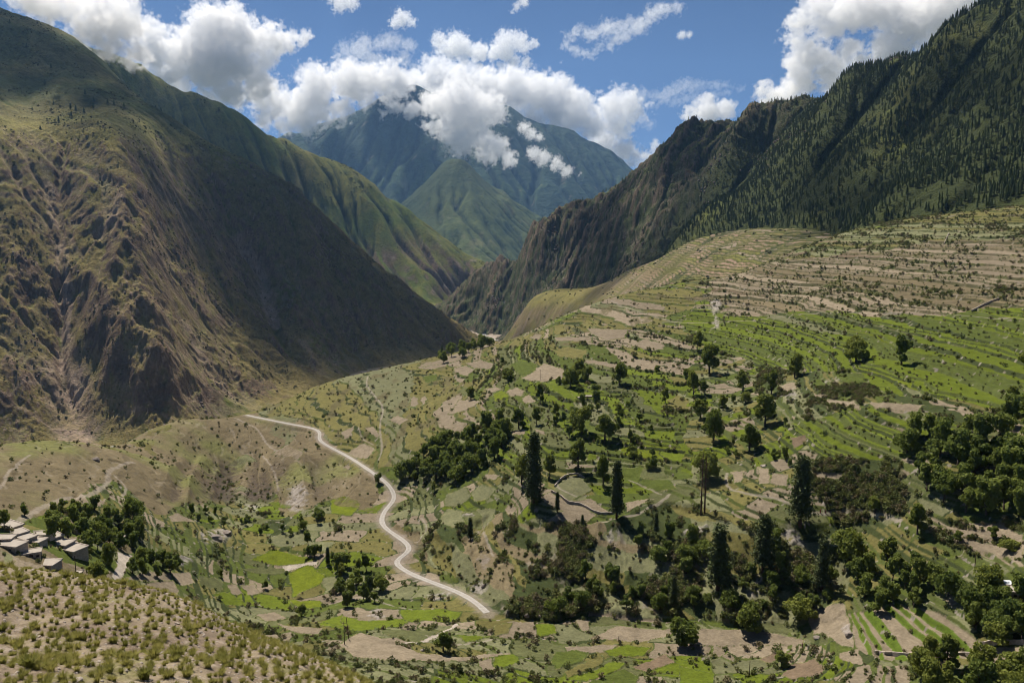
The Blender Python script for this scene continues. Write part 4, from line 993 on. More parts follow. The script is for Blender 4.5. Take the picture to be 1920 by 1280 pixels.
cluster([(1100,1075),(1250,1030),(1330,1060),(1560,1070),(1580,1130),(1540,1150),(1100,1140),(1040,1125)], 42, 16, 34, 'dark tree in the thicket under the wooded bank', 'thicket under the wooded bank', 5, KITD)
cluster([(1150,1010),(1240,990),(1300,1010),(1480,1030),(1540,1050),(1330,1070),(1200,1050)], 9, 22, 38, 'bushy tree clinging to the upper wooded bank', 'bushy trees of the upper bank', 6, KITD)
cluster([(1600,1060),(1700,1060),(1800,1100),(1790,1130),(1640,1150),(1600,1110)], 18, 26, 44, 'grey-green tree above the curved terraces', 'trees above the curved terraces', 7, KITD)
cluster([(1800,1125),(1850,1120),(1960,1130),(1960,1200),(1860,1205),(1810,1175)], 16, 34, 56, 'bushy tree in the thicket below the stone house', 'thicket below the stone house', 8, KITD)
cluster([(1720,1262),(1800,1250),(1900,1262),(1960,1250),(1960,1330),(1720,1330)], 11, 44, 70, 'olive leafy tree crowding the bottom right corner', 'trees of the bottom right corner', 9, KIT)
cluster([(240,1090),(250,1060),(300,1050),(350,1070),(320,1090)], 8, 22, 36, 'dense bush-like tree right of the dirt lane', 'trees right of the dirt lane', 10, KITD)
cluster([(600,960),(640,990),(620,1080),(570,1050),(560,980)], 9, 12, 22, 'small tree along the valley hedge left of the road', 'hedge trees left of the road', 11, KITD)
cluster([(640,1050),(700,1075),(740,1130),(640,1140),(620,1090)], 12, 18, 32, 'dark bushy tree on the slope between road and paddies', 'trees between road and paddies', 12, KITD)
cluster([(820,668),(850,655),(905,640),(925,648),(860,672),(825,682)], 12, 12, 20, 'small dark tree on the skyline by the white roofed hut', 'trees by the white roofed hut', 13, KITD)
cluster([(320,940),(420,960),(560,1000),(520,1010),(380,985)], 14, 9, 16, 'small bush-like tree in the sunken green valley', 'small trees of the sunken valley', 14, KITD)
cluster([(1020,700),(1200,760),(1260,900),(1180,890),(1080,840),(990,770)], 26, 10, 20, 'small bush-like tree among the central green plots', 'small trees of the central plots', 15, KITD)
cluster([(1300,720),(1480,760),(1500,880),(1330,860)], 22, 10, 20, 'small bush-like tree on the scrubby right slope', 'small trees of the right slope', 16, KITD)

# ------------------------------------------------------------------ tall cedars: every whorl of boughs carries drooping sprays
def cedar_meshes(seed, thin=1.0, bare=.12):
    rng = np.random.default_rng(seed); V, F = [], []
    tube(V, F, (0, 0, -.03), (0, 0, .55), .022, .013, 8); tube(V, F, (0, 0, .55), (.004, 0, .99), .013, .003, 6)
    C, Nn = [], []; z = bare
    while z < .985:
        R_ = .165 * (1 - z) ** .62 * rng.uniform(.75, 1.1) * thin + .012
        if z < .3: R_ *= .75 + z
        nb = 5 + rng.integers(0, 3); t0 = rng.uniform(0, 6.28)
        for j in range(nb):
            th = t0 + j * 6.283 / nb + rng.uniform(-.25, .25); r_ = R_ * rng.uniform(.55, 1.12); d = np.array((math.cos(th), math.sin(th), -.22 - .25 * rng.random()))
            e = np.array((0, 0, z)) + d * r_
            if r_ > .05: tube(V, F, (0, 0, z), e, .0035, .001, 3)
            m = int(9 + 130 * r_)
            for _ in range(m):
                f = rng.uniform(.12, 1.05); sp = .032 * (1.15 - f * .5)
                C.append(np.array((0, 0, z)) + d * r_ * f + rng.normal(0, 1, 3) * (sp, sp, sp * .55) + (0, 0, -.008)); Nn.append((d[0] * .4, d[1] * .4, .6))
        z += rng.uniform(.016, .026)
    v, f = leaf_quads(rng, np.array(C), np.array(Nn), .0165, .7)
    return raw_mesh('cedar_crown', v, f.tolist(), [M_needle]), raw_mesh('cedar_trunk', V, F, [M_redbark], smooth=True)
CK = [cedar_meshes(901), cedar_meshes(902, .85, .16), cedar_meshes(903, 1.15, .2)]
CEDARS = [(1001,942,134,0,.95,'tallest dark cedar standing alone left of centre'),(1156,972,112,1,.95,'dark cedar at the rim with bare red earth below it'),
 (1500,985,134,2,1.15,'broad cedar on the red rocky nose at right'),(1430,1072,112,2,1.25,'full green cedar on the slope below the footpath'),(1346,1106,130,1,1.3,'tall shadowy cedar low on the wooded bank'),
 (1262,1140,66,1,1.0,'slim dark cedar at the foot of the bank'),(615,1058,34,0,1.0,'small dark conifer beside the yellow paddies'),(1092,986,22,2,1.2,'very small conifer on the bare plot between two cedars'),
 (1540,1105,100,1,1.1,'cedar hidden in the shadow under the rocky nose'),(829,672,26,0,.7,'dark pointed conifer by the white roofed hut'),(1045,960,40,1,1.0,'small dark conifer in the shadow of the tallest cedar'),(1230,1000,42,1,1.0,'small conifer on the upper bank right of the rim cedar'),
 (882,1012,44,1,1.1,'dark conifer on the low slope right of the road bend')]
for px, py, h, k, wf, lab in CEDARS:
    p = place(px, py); H = px2m(p, h) * 1.02; e = new_obj('cedar_tree', None, None, p, px * .7); e.scale = (H * wf, H * wf, H)
    new_obj('crown', CK[k][0], e); new_obj('trunk', CK[k][1], e); set_tags(e, lab, 'tree', 'tall cedars of the bank')
def snag_mesh(seed):
    rng = random.Random(seed); V, F = [], []; tube(V, F, (0, 0, -.03), (.01, 0, 1), .016, .003, 6)
    for k in range(34):
        z = rng.uniform(.22, .97); th = rng.uniform(0, 6.28); r_ = rng.uniform(.02, .075) * (1.1 - z * .7); tube(V, F, (0, 0, z), (r_ * math.cos(th), r_ * math.sin(th), z + rng.uniform(-.02, .02)), .003, .0008, 3)
    return V, F
for px, py, h, lab in [(1314,965,120,'left trunk of the two bare dead conifers'),(1321,962,112,'right trunk of the two bare dead conifers')]:
    V, F = snag_mesh(px); p = place(px, py); e = new_obj('dead_tree', None, None, p, px); H = px2m(p, h); e.scale = (H, H, H); new_obj('trunk', raw_mesh('snag', V, F, [M_redbark]), e)
    rg = np.random.default_rng(px); Cc = np.c_[rg.normal(0, .035, 260), rg.normal(0, .035, 260), rg.uniform(.3, .95, 260)]; v, f = leaf_quads(rg, Cc, Cc * 0 + (0, 0, 1.), .008, .8); new_obj('dry_twigs', raw_mesh('twigs', v, f.tolist(), [M_dry]), e); set_tags(e, lab, 'dead tree')

# ------------------------------------------------------------------ forest on the right mountain
def pine_mesh(seed, mat=None, dead=False):
    rng = random.Random(seed); V, F, MI = [], [], []
    tube(V, F, (0, 0, -.05), (0, 0, .97), .022, .004, 4); MI += [1] * len(F)
    if dead:
        for k in range(10):
            z = rng.uniform(.3, .9); th = rng.uniform(0, 6.28); tube(V, F, (0, 0, z), (.1 * (1 - z) * math.cos(th), .1 * (1 - z) * math.sin(th), z + .02), .008, .003, 3)
        return raw_mesh('snag', V, F, [M_bark])
    nl = 8
    for k in range(nl):
        z = .14 + .8 * k / nl; r_ = .19 * (1 - z) ** .75 * rng.uniform(.85, 1.15) + .015; n = 7; i0 = len(V); V.append(np.array((0, 0, z + .16)))
        t0 = rng.uniform(0, 6)
        for j in range(n * 2):
            rr = r_ * (1.0 if j % 2 == 0 else .5) * rng.uniform(.8, 1.2); th = t0 + math.pi * j / n; V.append(np.array((rr * math.cos(th), rr * math.sin(th), z - (.03 if j % 2 == 0 else -.02) + rng.uniform(-.012, .012))))
        for j in range(n * 2): F.append((i0, i0 + 1 + j, i0 + 1 + (j + 1) % (n * 2)))
        MI += [0] * (n * 2)
    return raw_mesh('pine', V, F, [mat or M_pine, M_bark], MI)
PINES = [pine_mesh(1000 + k) for k in range(5)]
def scatter(name, XYZ, scale, meshes, kind='stuff', flat=None):
    """one object that carries many plants: instances of the given meshes on its points"""
    me = bpy.data.meshes.new(name); me.vertices.add(len(XYZ)); me.vertices.foreach_set('co', XYZ.astype(np.float32).ravel())
    a = me.attributes.new('size', 'FLOAT', 'POINT'); a.data.foreach_set('value', scale.astype(np.float32))
    o = bpy.data.objects.new(name, me); COL.objects.link(o); o['kind'] = kind
    ng = bpy.data.node_groups.new(name, 'GeometryNodeTree'); ng.interface.new_socket('Geometry', in_out='INPUT', socket_type='NodeSocketGeometry'); ng.interface.new_socket('Geometry', in_out='OUTPUT', socket_type='NodeSocketGeometry')
    N, L = ng.nodes, ng.links; gi = N.new('NodeGroupInput'); go = N.new('NodeGroupOutput'); jn = N.new('GeometryNodeJoinGeometry')
    for m in meshes:
        src = bpy.data.objects.new(name + '_source', m)           # never linked to the scene: only instanced
        oi = N.new('GeometryNodeObjectInfo'); oi.inputs['Object'].default_value = src; oi.inputs['As Instance'].default_value = True; L.new(oi.outputs['Geometry'], jn.inputs[0])
    ip = N.new('GeometryNodeInstanceOnPoints'); L.new(gi.outputs[0], ip.inputs['Points']); L.new(jn.outputs[0], ip.inputs['Instance']); ip.inputs['Pick Instance'].default_value = True
    rv = N.new('FunctionNodeRandomValue'); rv.data_type = 'FLOAT_VECTOR'; rv.inputs[0].default_value = (-.05, -.05, 0); rv.inputs[1].default_value = (.05, .05, 6.28); L.new(rv.outputs[0], ip.inputs['Rotation'])
    at = N.new('GeometryNodeInputNamedAttribute'); at.data_type = 'FLOAT'; at.inputs['Name'].default_value = 'size'
    cx = N.new('ShaderNodeCombineXYZ'); r2 = N.new('FunctionNodeRandomValue'); r2.data_type = 'FLOAT'; r2.inputs[2].default_value = .8; r2.inputs[3].default_value = 1.25; r2.inputs['Seed'].default_value = 5
    ml = N.new('ShaderNodeMath'); ml.operation = 'MULTIPLY'; L.new(at.outputs[0], ml.inputs[0]); L.new(r2.outputs[1], ml.inputs[1])
    L.new(at.outputs[0], cx.inputs[2]); L.new(ml.outputs[0], cx.inputs[0]); L.new(ml.outputs[0], cx.inputs[1]); L.new(cx.outputs[0], ip.inputs['Scale'])
    L.new(ip.outputs[0], go.inputs[0]); md = o.modifiers.new('plants', 'NODES'); md.node_group = ng; return o
rng = np.random.default_rng(77); n = 250000
x = rng.uniform(-200, 2000, n); y = rng.uniform(850, 3200, n)
z = F_right.at(F_right.Z, x, y); px, py = to_px(x, y, z)
g = fbm(x / 120, y / 120, 4, 1101); g2_ = fbm(x / 35, y / 35, 3, 1102); rocky = sstep(1500, 2100, y - .25 * x + 150 * g)
gz = np.abs(F_right.at(F_right.Z, x + 6, y) - z) + np.abs(F_right.at(F_right.Z, x, y + 6) - z)
dens = .85 * (1 - rocky) * (.5 + .9 * g + .5 * g2_) + rocky * (.035 + .6 * np.clip(g2_ - .05, 0, 1)) * .6
dens *= sstep(-345, -300, z)
ok = (rng.random(n) < dens) & (px > -50) & (px < 1980)
main_z = np.where((np.hypot(x, y) < 1300), main_land.z(x, y), -999); ok &= z > main_z + 1; sho_z = shoulder_land.z(x, y); ok &= (z > sho_z + 1) | (px < 930) | (px > 1660)
x, y, z, g = x[ok], y[ok], z[ok], g[ok]; size = rng.uniform(6, 14, len(x)) * (1 + .25 * g); rr = np.hypot(x, y)
# silhouettes of the crest carry a line of trees
order = np.argsort(rr / size); near = order[:260]; rest = order[260:]
scatter('forest', np.c_[x[rest], y[rest], z[rest]], size[rest], PINES)
for i in near:
    e = new_obj('pine_tree', PINES[i % 5], None, (x[i], y[i], z[i]), float(rng.uniform(0, 6.28))); s_ = size[i]; e.scale = (s_ * 1.05, s_ * 1.05, s_)
    set_tags(e, 'dark conifer in the lower edge of the forest on the right mountain', 'tree', 'forest edge conifers of the right mountain')
DEAD = pine_mesh(1200, dead=True)
def on_crest(T, F, px, lo=0, hi=1279):
    a, _ = ray(px, 400); r = np.exp(np.linspace(math.log(1100), math.log(4000), 500)); zz = F.at(F.Z, r * math.sin(a), r * math.cos(a)); k = int(np.argmax(zz / r)); return r[k] * math.sin(a), r[k] * math.cos(a), zz[k]
rg = random.Random(5)
for k, px in enumerate([1618,1626,1632,1641,1648,1652,1657,1664,1672,1680,1686,1592,1545]):
    p = on_crest(RIGHT, F_right, px); e = new_obj('dead_tree', DEAD, None, p, px); h = rg.uniform(10, 17); e.scale = (h, h, h); set_tags(e, 'bare dead trunk standing on the crest right of the rounded knob', 'dead tree', 'dead trunks on the crest')
for k in range(60):
    px = 1690 + 235 * (k + rg.random() * .8) / 60; p = on_crest(RIGHT, F_right, px); e = new_obj('pine_tree', PINES[k % 5], None, p, px); h = rg.uniform(9, 17); e.scale = (h, h, h); set_tags(e, 'conifer outlined against the cloud on the right skyline', 'tree', 'skyline conifers')
for k, px in enumerate([1040,1075,1092,1130,1165,1172,1210,1240,1262,1285,1300,1478,1482,1492,1500,1505,1530,1012,985]):
    p = on_crest(RIGHT, F_right, px); e = new_obj('pine_tree', PINES[k % 5], None, p, px); h = rg.uniform(8, 13); e.scale = (h, h, h); set_tags(e, 'lone small conifer on the dark rocky crest', 'tree', 'lone conifers of the rocky crest')
for k, (px, py) in enumerate([(202,196),(214,198),(233,203),(132,202),(142,205),(134,218),(176,190),(160,180),(110,228),(76,246),(158,216),(18,42),(50,90),(96,130),(84,160),(345,128),(288,146),(298,145),(340,160),(175,200),(160,176),(100,190),(60,200),(348,506)]):
    p = LEFT.hit(px, py, 1500, 3600); z = float(F_left.at(F_left.Z, p[0], p[1])); e = new_obj('pine_tree', PINES[k % 5], None, (p[0], p[1], z), px); h = 15 if k < 20 else 9; e.scale = (h * 1.6, h * 1.6, h); set_tags(e, 'lone dark tree on the shaded upper slope of the left mountain', 'tree', 'lone trees of the left mountain')

# ------------------------------------------------------------------ shrubs over the near valley
def shrub_mesh(seed, n=110):
    rng = np.random.default_rng(seed); Cs = []; Nn = []
    for k in range(4):
        c = np.array((rng.uniform(-.25, .25), rng.uniform(-.25, .25), rng.uniform(.2, .5))); d = rng.normal(0, 1, (n // 4, 3)); d /= np.linalg.norm(d, axis=1, keepdims=True)
        Cs.append(c + d * rng.uniform(.18, .38, (n // 4, 1))); Nn.append(d)
    v, f = leaf_quads(rng, np.concatenate(Cs), np.concatenate(Nn), .12); return raw_mesh('shrub', v, f.tolist(), [M_shrub if seed % 4 else M_sage])
SH = [shrub_mesh(1300 + k) for k in range(4)]
rng = np.random.default_rng(88)
R2 = np.hypot(MAINX, MAINY); vis = (PXm > -60) & (PXm < 1990) & (PYm < 1330) & (R2 < 1150)
wgt = (SCRUB ** 2 + .02) * np.minimum(R2, 600) ** 1.4 * vis * (FLD == 0) * (1 - np.clip(NOPLANT * 2, 0, 1))
for nm, f_ in (('knoll', .35), ('spur', .35), ('bank', 1.3), ('scrubslope', 1.0), ('fan', .2), ('olive', .5), ('bright', .45), ('bright2', .5), ('upper', .3), ('centre', .7), ('top', .7), ('lowbank', .8)): wgt = np.where(ZONE == zi(nm), wgt * f_, wgt)
cum = np.cumsum(wgt.ravel()); pick = np.searchsorted(cum, rng.random(30000) * cum[-1]); pick = np.unique(np.clip(pick, 0, cum.size - 1))
bz = (ZONE.ravel()[pick] == zi('bank')) | (ZONE.ravel()[pick] == zi('scrubslope'))
sz = rng.uniform(.55, 1.0, len(pick)) * (1 + 1.6 * rng.random(len(pick)) ** 3) * 1.15 * np.where(bz, 1.35, 1.0) * np.where(R2.ravel()[pick] > 500, 1.25, 1)
scatter('shrubs', np.c_[MAINX.ravel()[pick], MAINY.ravel()[pick], MAINZ.ravel()[pick]], sz, SH)

def stone_mesh_(seed, mat):
    import bmesh
    bm = bmesh.new(); bmesh.ops.create_icosphere(bm, subdivisions=1, radius=.5); rng = random.Random(seed)
    for v in bm.verts: k = rng.uniform(.65, 1.2); v.co = Vector((v.co.x * k, v.co.y * k * .8, v.co.z * k * .8))
    me = bpy.data.meshes.new('stone'); bm.to_mesh(me); bm.free(); me.materials.append(mat); return me
# low scrub and broken rock on the big slopes, as ground cover
M_scrubd = leaf_mat('slope_scrub', (.04, .05, .02), (.11, .105, .04), scale=.02)
SD = []
for k in range(3):
    rg_ = np.random.default_rng(1700 + k); d_ = rg_.normal(0, 1, (46, 3)); d_ /= np.linalg.norm(d_, axis=1, keepdims=True); v, f = leaf_quads(rg_, d_ * (.42, .42, .26) + (0, 0, .2), d_, .2); SD.append(raw_mesh('slope_bush', v, f.tolist(), [M_scrubd]))
def slope_cover(name, F, xr, yr, n, z0, z1, s0, s1, meshes, seed, thr, sc, power=1.0):
    rg_ = np.random.default_rng(seed); x = rg_.uniform(*xr, n); y = rg_.uniform(*yr, n); z = F.at(F.Z, x, y); px, py = to_px(x, y, z)
    g = fbm(x / sc, y / sc, 4, seed) + .4 * fbm(x / (sc / 5), y / (sc / 5), 3, seed + 1)
    ok = (z > z0) & (z < z1) & (px > -60) & (px < 1990) & (rg_.random(n) < sstep(thr, thr + .4, g)); s = s0 + (s1 - s0) * rg_.random(ok.sum()) ** 2
    scatter(name, np.c_[x[ok], y[ok], z[ok] - .1 * s], s, meshes)
slope_cover('slope_scrub', F_left, (-2600, 100), (1000, 3300), 60000, -340, 900, 2.0, 6.0, SD, 1801, -.1, 130)
slope_cover('ridge_scrub', F_r2, (-2600, 300), (2900, 4700), 26000, -340, 900, 4.0, 11.0, SD, 1803, .05, 260)
M_rockd = plain_mat('slope_rock', (.17, .13, .105), .4, .3)
RK = [stone_mesh_(k, M_rockd) for k in range(3)]
slope_cover('broken_rock', F_left, (-2600, 100), (1000, 2600), 60000, -340, 260, 1.5, 7.0, RK, 1805, .1, 90)
slope_cover('crest_rock', F_right, (-100, 900), (1700, 3100), 50000, -340, 600, 2.0, 9.0, RK, 1807, .1, 110)
rg_ = np.random.default_rng(1811); n = 5000; x = rg_.uniform(-100, 900, n); y = rg_.uniform(1000, 2500, n); z = shoulder_land.z(x, y); px, py = to_px(x, y, z); g = fbm(x / 60, y / 60, 4, 1812)
ok = (px > 940) & (px < 1600) & (py > 425) & (py < 640) & (rg_.random(n) < .12 + .9 * np.clip(g, 0, 1)) & (np.hypot(x, y) > 1090); scatter('shoulder_scrub', np.c_[x[ok], y[ok], z[ok]], rg_.uniform(2, 5.5, ok.sum()), SD)
# ------------------------------------------------------------------ grass tufts on the near hillside
M_tuft = leaf_mat('tuft_grass', (.19, .195, .042), (.35, .32, .09), .45, .8)
def tuft_mesh(seed, n=150):
    rng = random.Random(seed); V, F = [], []
    for k in range(n):
        th = rng.uniform(0, 6.283); lean = rng.uniform(.05, 1.0); l = rng.uniform(.62, .85) * (1 - .2 * lean); r0 = rng.uniform(0, .16); w = rng.uniform(.010, .018)
        d = np.array((math.cos(th), math.sin(th), 0)); s = np.array((-math.sin(th), math.cos(th), 0)) * w; b = d * r0; pts = []
        for t in (0, .5, 1.0): pts.append(b + d * lean * l * t * t * .8 + np.array((0, 0, l * (t - .28 * lean * t * t) * .9)))
        i = len(V); V += [pts[0] - s, pts[0] + s, pts[1] + s, pts[1] - s, pts[2]]; F += [(i, i + 1, i + 2, i + 3), (i + 3, i + 2, i + 4)]
    return raw_mesh('tuft', V, F, [M_tuft])
TUFT = [tuft_mesh(1400 + k) for k in range(5)]
rng = np.random.default_rng(99); n = 24000
a_ = rng.uniform(float(ray(-80, 600)[0]), float(ray(800, 600)[0]), n); r_ = np.sqrt(rng.uniform(20 ** 2, 75 ** 2, n)); x = r_ * np.sin(a_); y = r_ * np.cos(a_); z = fore_land.z(x, y)
px, py = to_px(x, y, z); cl = fbm(x / 3.5, y / 3.5, 3, 1501); ok = (px > -40) & (px < 820) & (py < 1330) & (rng.random(n) < .40 + .8 * cl + .25 * sstep(48, 60, r_))
x, y, z, r_ = x[ok], y[ok], z[ok], r_[ok]
keep = np.ones(len(x), bool); cellk = {}
for i in range(len(x)):
    c = (int(x[i] / .5), int(y[i] / .5))
    if c in cellk: keep[i] = False
    else: cellk[c] = 1
x, y, z, r_ = x[keep], y[keep], z[keep], r_[keep]; size = rng.uniform(.26, .52, len(x)) * (1 + .5 * (rng.random(len(x)) > .93)); px, py = to_px(x, y, z)
infr = (px > 5) & (px < 1000) & (py < 1275) & (py > 1060); score = np.where(infr, size / r_, 0); order = np.argsort(-score); near = order[:290]; rest = order[290:]
scatter('tufts_of_grass', np.c_[x[rest], y[rest], z[rest] - .02], size[rest], TUFT)
for i in near:
    e = new_obj('grass_tuft', TUFT[i % 5], None, (x[i], y[i], z[i] - .02), float(rng.uniform(0, 6.28))); s_ = size[i] * 1.1; e.scale = (s_ * 1.15, s_ * 1.15, s_)
    set_tags(e, 'yellow-green grass tuft on the bare near hillside', 'grass tuft', 'grass tufts on the near hillside')
M_stone = plain_mat('hill_stone', (.33, .28, .235), .3, 2.0)
def stone_mesh(seed, mat=None):
    import bmesh
    bm = bmesh.new(); bmesh.ops.create_icosphere(bm, subdivisions=2, radius=.5); rng = random.Random(seed); o = rng.random() * 50
    for v in bm.verts:
        k = 1 + .35 * float(noise(v.co.x * 2 + o, v.co.y * 2 + v.co.z * 1.7, seed)); v.co = Vector((v.co.x * k, v.co.y * k * .8, v.co.z * k * .6))
    me = bpy.data.meshes.new('stone'); bm.to_mesh(me); bm.free(); me.materials.append(mat or M_stone); return me
ST = [stone_mesh(k) for k in range(4)]
rng = np.random.default_rng(98); n = 5200; a_ = rng.uniform(float(ray(-60, 600)[0]), float(ray(780, 600)[0]), n); r_ = np.sqrt(rng.uniform(22 ** 2, 66 ** 2, n)); x = r_ * np.sin(a_); y = r_ * np.cos(a_)
scatter('loose_stones', np.c_[x, y, fore_land.z(x, y)], rng.uniform(.03, .16, n) * (1 + 1.5 * (rng.random(n) > .97)), ST)
# bigger rocks that can be told apart
M_rockm = plain_mat('valley_boulder', (.24, .20, .17), .35, .6)
BM = [stone_mesh(20 + k, M_rockm) for k in range(4)]
for k, (px, py, w, lab) in enumerate([(179,862,16,'brown boulder alone on the dry knoll'),(988,1153,12,'round boulder at the foot of the bank, right of the road end'),(1010,1155,10,'smaller round boulder beside the larger one at the foot of the bank'),
    (792,1219,9,'pale boulder on the big ploughed field'),(1532,1196,16,'dark boulder beside the grey plot'),(1592,1190,16,'flat pale rock on the grey plot'),(309,796,5,'small boulder on the brown spur'),(243,837,5,'small pale rock on the spur crest'),(908,1098,14,'rock outcrop above the road end'),(1440,1000,12,'pale rock under the footpath'),(405,1010,24,'jagged pale crag in the left valley'),(425,1000,20,'pointed top of the pale crag in the left valley')]):
    p = place(px, py); s_ = px2m(p, w); e = new_obj('boulder', BM[k % 4], None, p, k * 1.3, (s_, s_, s_ * 1.1)); set_tags(e, lab, 'boulder')
# ------------------------------------------------------------------ houses
def wall_mat(name, col):
    m, nt, b = nodemat(name); N, L = nt.nodes, nt.links; tc = N.new('ShaderNodeTexCoord'); mp = N.new('ShaderNodeMapping'); mp.inputs['Scale'].default_value = (1, 1, 2.2); L.new(tc.outputs['Object'], mp.inputs[0])
    v = N.new('ShaderNodeTexVoronoi'); v.inputs['Scale'].default_value = 2.4; L.new(mp.outputs[0], v.inputs['Vector']); n_ = N.new('ShaderNodeTexNoise'); n_.inputs['Scale'].default_value = 1.2; n_.inputs['Detail'].default_value = 5; L.new(tc.outputs['Object'], n_.inputs['Vector'])
    ad = N.new('ShaderNodeMath'); ad.operation = 'ADD'; sp = N.new('ShaderNodeSeparateColor'); L.new(v.outputs['Color'], sp.inputs[0]); L.new(sp.outputs[0], ad.inputs[0]); L.new(n_.outputs['Fac'], ad.inputs[1])
    mr = N.new('ShaderNodeMapRange'); mr.inputs['From Max'].default_value = 1.6; mr.inputs['To Min'].default_value = .6; mr.inputs['To Max'].default_value = 1.3; L.new(ad.outputs[0], mr.inputs['Value'])
    vm = N.new('ShaderNodeVectorMath'); vm.operation = 'SCALE'; vm.inputs[0].default_value = col; L.new(mr.outputs[0], vm.inputs['Scale']); L.new(vm.outputs[0], b.inputs['Base Color'])
    bp = N.new('ShaderNodeBump'); bp.inputs['Distance'].default_value = .06; bp.inputs['Strength'].default_value = .8; L.new(v.outputs['Distance'], bp.inputs['Height']); L.new(bp.outputs[0], b.inputs['Normal']); return m
M_wall = wall_mat('stone_wall', (.34, .285, .235)); M_roof = plain_mat('mud_roof', (.36, .315, .265), .4, .35); M_tin = plain_mat('tin_roof', (.62, .64, .68), .12, .8, .45); M_wood = plain_mat('old_wood', (.10, .07, .05)); M_dark = plain_mat('dark_opening', (.02, .018, .016)); M_red = plain_mat('red_cloth', (.35, .06, .06))
def boxes(name, L_, mat, parent=None):
    import bmesh
    bm = bmesh.new()
    for x0, x1, y0, y1, z0, z1 in L_:
        g = bmesh.ops.create_cube(bm, size=1.0); 
        for v in g['verts']: v.co = Vector(((x0 + x1) / 2 + v.co.x * (x1 - x0), (y0 + y1) / 2 + v.co.y * (y1 - y0), (z0 + z1) / 2 + v.co.z * (z1 - z0)))
    bmesh.ops.bevel(bm, geom=list(bm.edges), offset=.03, segments=1, affect='EDGES')
    me = bpy.data.meshes.new(name); bm.to_mesh(me); bm.free(); me.materials.append(mat); o = bpy.data.objects.new(name, me); COL.objects.link(o)
    if parent: o.parent = parent
    return o
def house(px, py, w, d, h, rz, label, tin=False, wins=2, name='stone_house', cat='house'):
    p = place(px, py); e = new_obj(name, None, None, (p[0], p[1], p[2] - .9), rz)
    X0, X1, Y0, Y1 = -w / 2, w / 2, -d / 2, d / 2
    boxes('wall', [(X0, X1, Y0, Y0 + .45, -2.5, h), (X0, X1, Y1 - .45, Y1, -2.5, h), (X0, X0 + .45, Y0 + .45, Y1 - .45, -2.5, h), (X1 - .45, X1, Y0 + .45, Y1 - .45, -2.5, h)], M_wall, e)
    r = boxes('roof', [(X0 - .3, X1 + .3, Y0 - .3, Y1 + .3, h + .003, h + .32)], M_tin if tin else M_roof, e)
    if not tin: q = boxes('roof_edge', [(X0 - .28, X1 + .28, Y0 - .28, Y0 + .1, h + .325, h + .48), (X0 - .28, X1 + .28, Y1 - .1, Y1 + .28, h + .325, h + .46)], M_wall, r)
    b = boxes('beam_ends', [(X0 + .3 + i * (w - .9) / max(1, int(w / 1.1)), X0 + .48 + i * (w - .9) / max(1, int(w / 1.1)), Y0 - .5, Y0 - .31, h + .06, h + .22) for i in range(int(w / 1.1) + 1)], M_wood, e)
    dr = boxes('door', [(-w * .1, -w * .1 + .9, Y0 - .06, Y0 - .004, 0.1, 1.9)], M_wood, e)
    for k in range(wins):
        cx = X0 + (k + .5) * w / max(wins, 1)
        if abs(cx + w * .1 - .45) < 1.1: cx += 1.6
        f = boxes('window', [(cx - .42, cx + .42, Y0 - .07, Y0 - .004, h - 1.15, h - .45)], M_wood, e); boxes('pane', [(cx - .3, cx + .3, Y0 - .09, Y0 - .072, h - 1.05, h - .55)], M_dark, f)
    set_tags(e, label, cat, None); return e
house(132,1032,9.3,5.2,2.1,-0.42,'largest flat roofed stone house of the village with a blank grey wall'); house(118,1022,5.2,4.5,1.7,-0.2,'flat roofed wing behind the largest house')
house(134,994,5.8,3.9,1.7,-0.05,'whitewashed flat roofed house set back by the trees'); house(20,988,7.0,3.9,1.7,-0.5,'pale roofed house at the left edge behind the others',wins=3)
house(22,1024,7.0,4.5,1.7,-0.25,'flat roofed house at the left edge beside the dirt yard'); house(10,1012,4.6,3.9,1.6,0.1,'smaller pale roofed house cut by the left edge'); house(48,1010,5.2,3.9,1.6,-0.45,'flat roofed house between the left edge and the yard')
house(92,1058,4.6,4.5,1.4,-0.1,'low white roofed shed nearest the near hillside'); house(104,1008,4.1,3.2,1.6,-0.6,'small brown house behind the yard', wins=1); house(224,1010,2.9,2.6,1.4,-.2,'tiny white roofed hut among the village trees', wins=1)
house(146,1074,1.9,2.0,1.0,.1,'small square outhouse beside the pole', wins=0, name='outhouse', cat='hut')
house(1908,1110,7.0,4.5,1.7,-.1,'stone house at the right edge with a shiny roof corner', wins=2); house(1893,1096,2.9,2.6,1.4,-.1,'tiny tin roofed hut beside the right edge house', tin=True, wins=0, name='hut', cat='hut')
house(1102,744,5.2,3.2,1.4,-.1,'pale stone hut in the middle of the terraces'); house(1088,746,2.9,2.6,1.2,.3,'low ruined hut left of the pale stone hut', wins=0, name='hut', cat='hut')
house(832,672,6.4,4.5,2.1,0,'hut with a bright white roof on the gorge skyline', tin=True); house(1433,874,2.3,2.0,1.0,.3,'tiny hut among the small brown plots', wins=0, name='hut', cat='hut')
for k, (px, py, lab) in enumerate([(36,1000,'small flat roofed shed behind the left edge houses'),(66,1016,'narrow flat roofed shed in the middle of the village'),(78,1004,'little flat roofed store at the back of the village'),(60,1038,'low shed on the edge of the dirt yard')]):
    house(px, py, 4.5 + (k % 3), 3.6, 1.5, -.6 + .35 * k, lab, wins=1, name='shed', cat='shed')
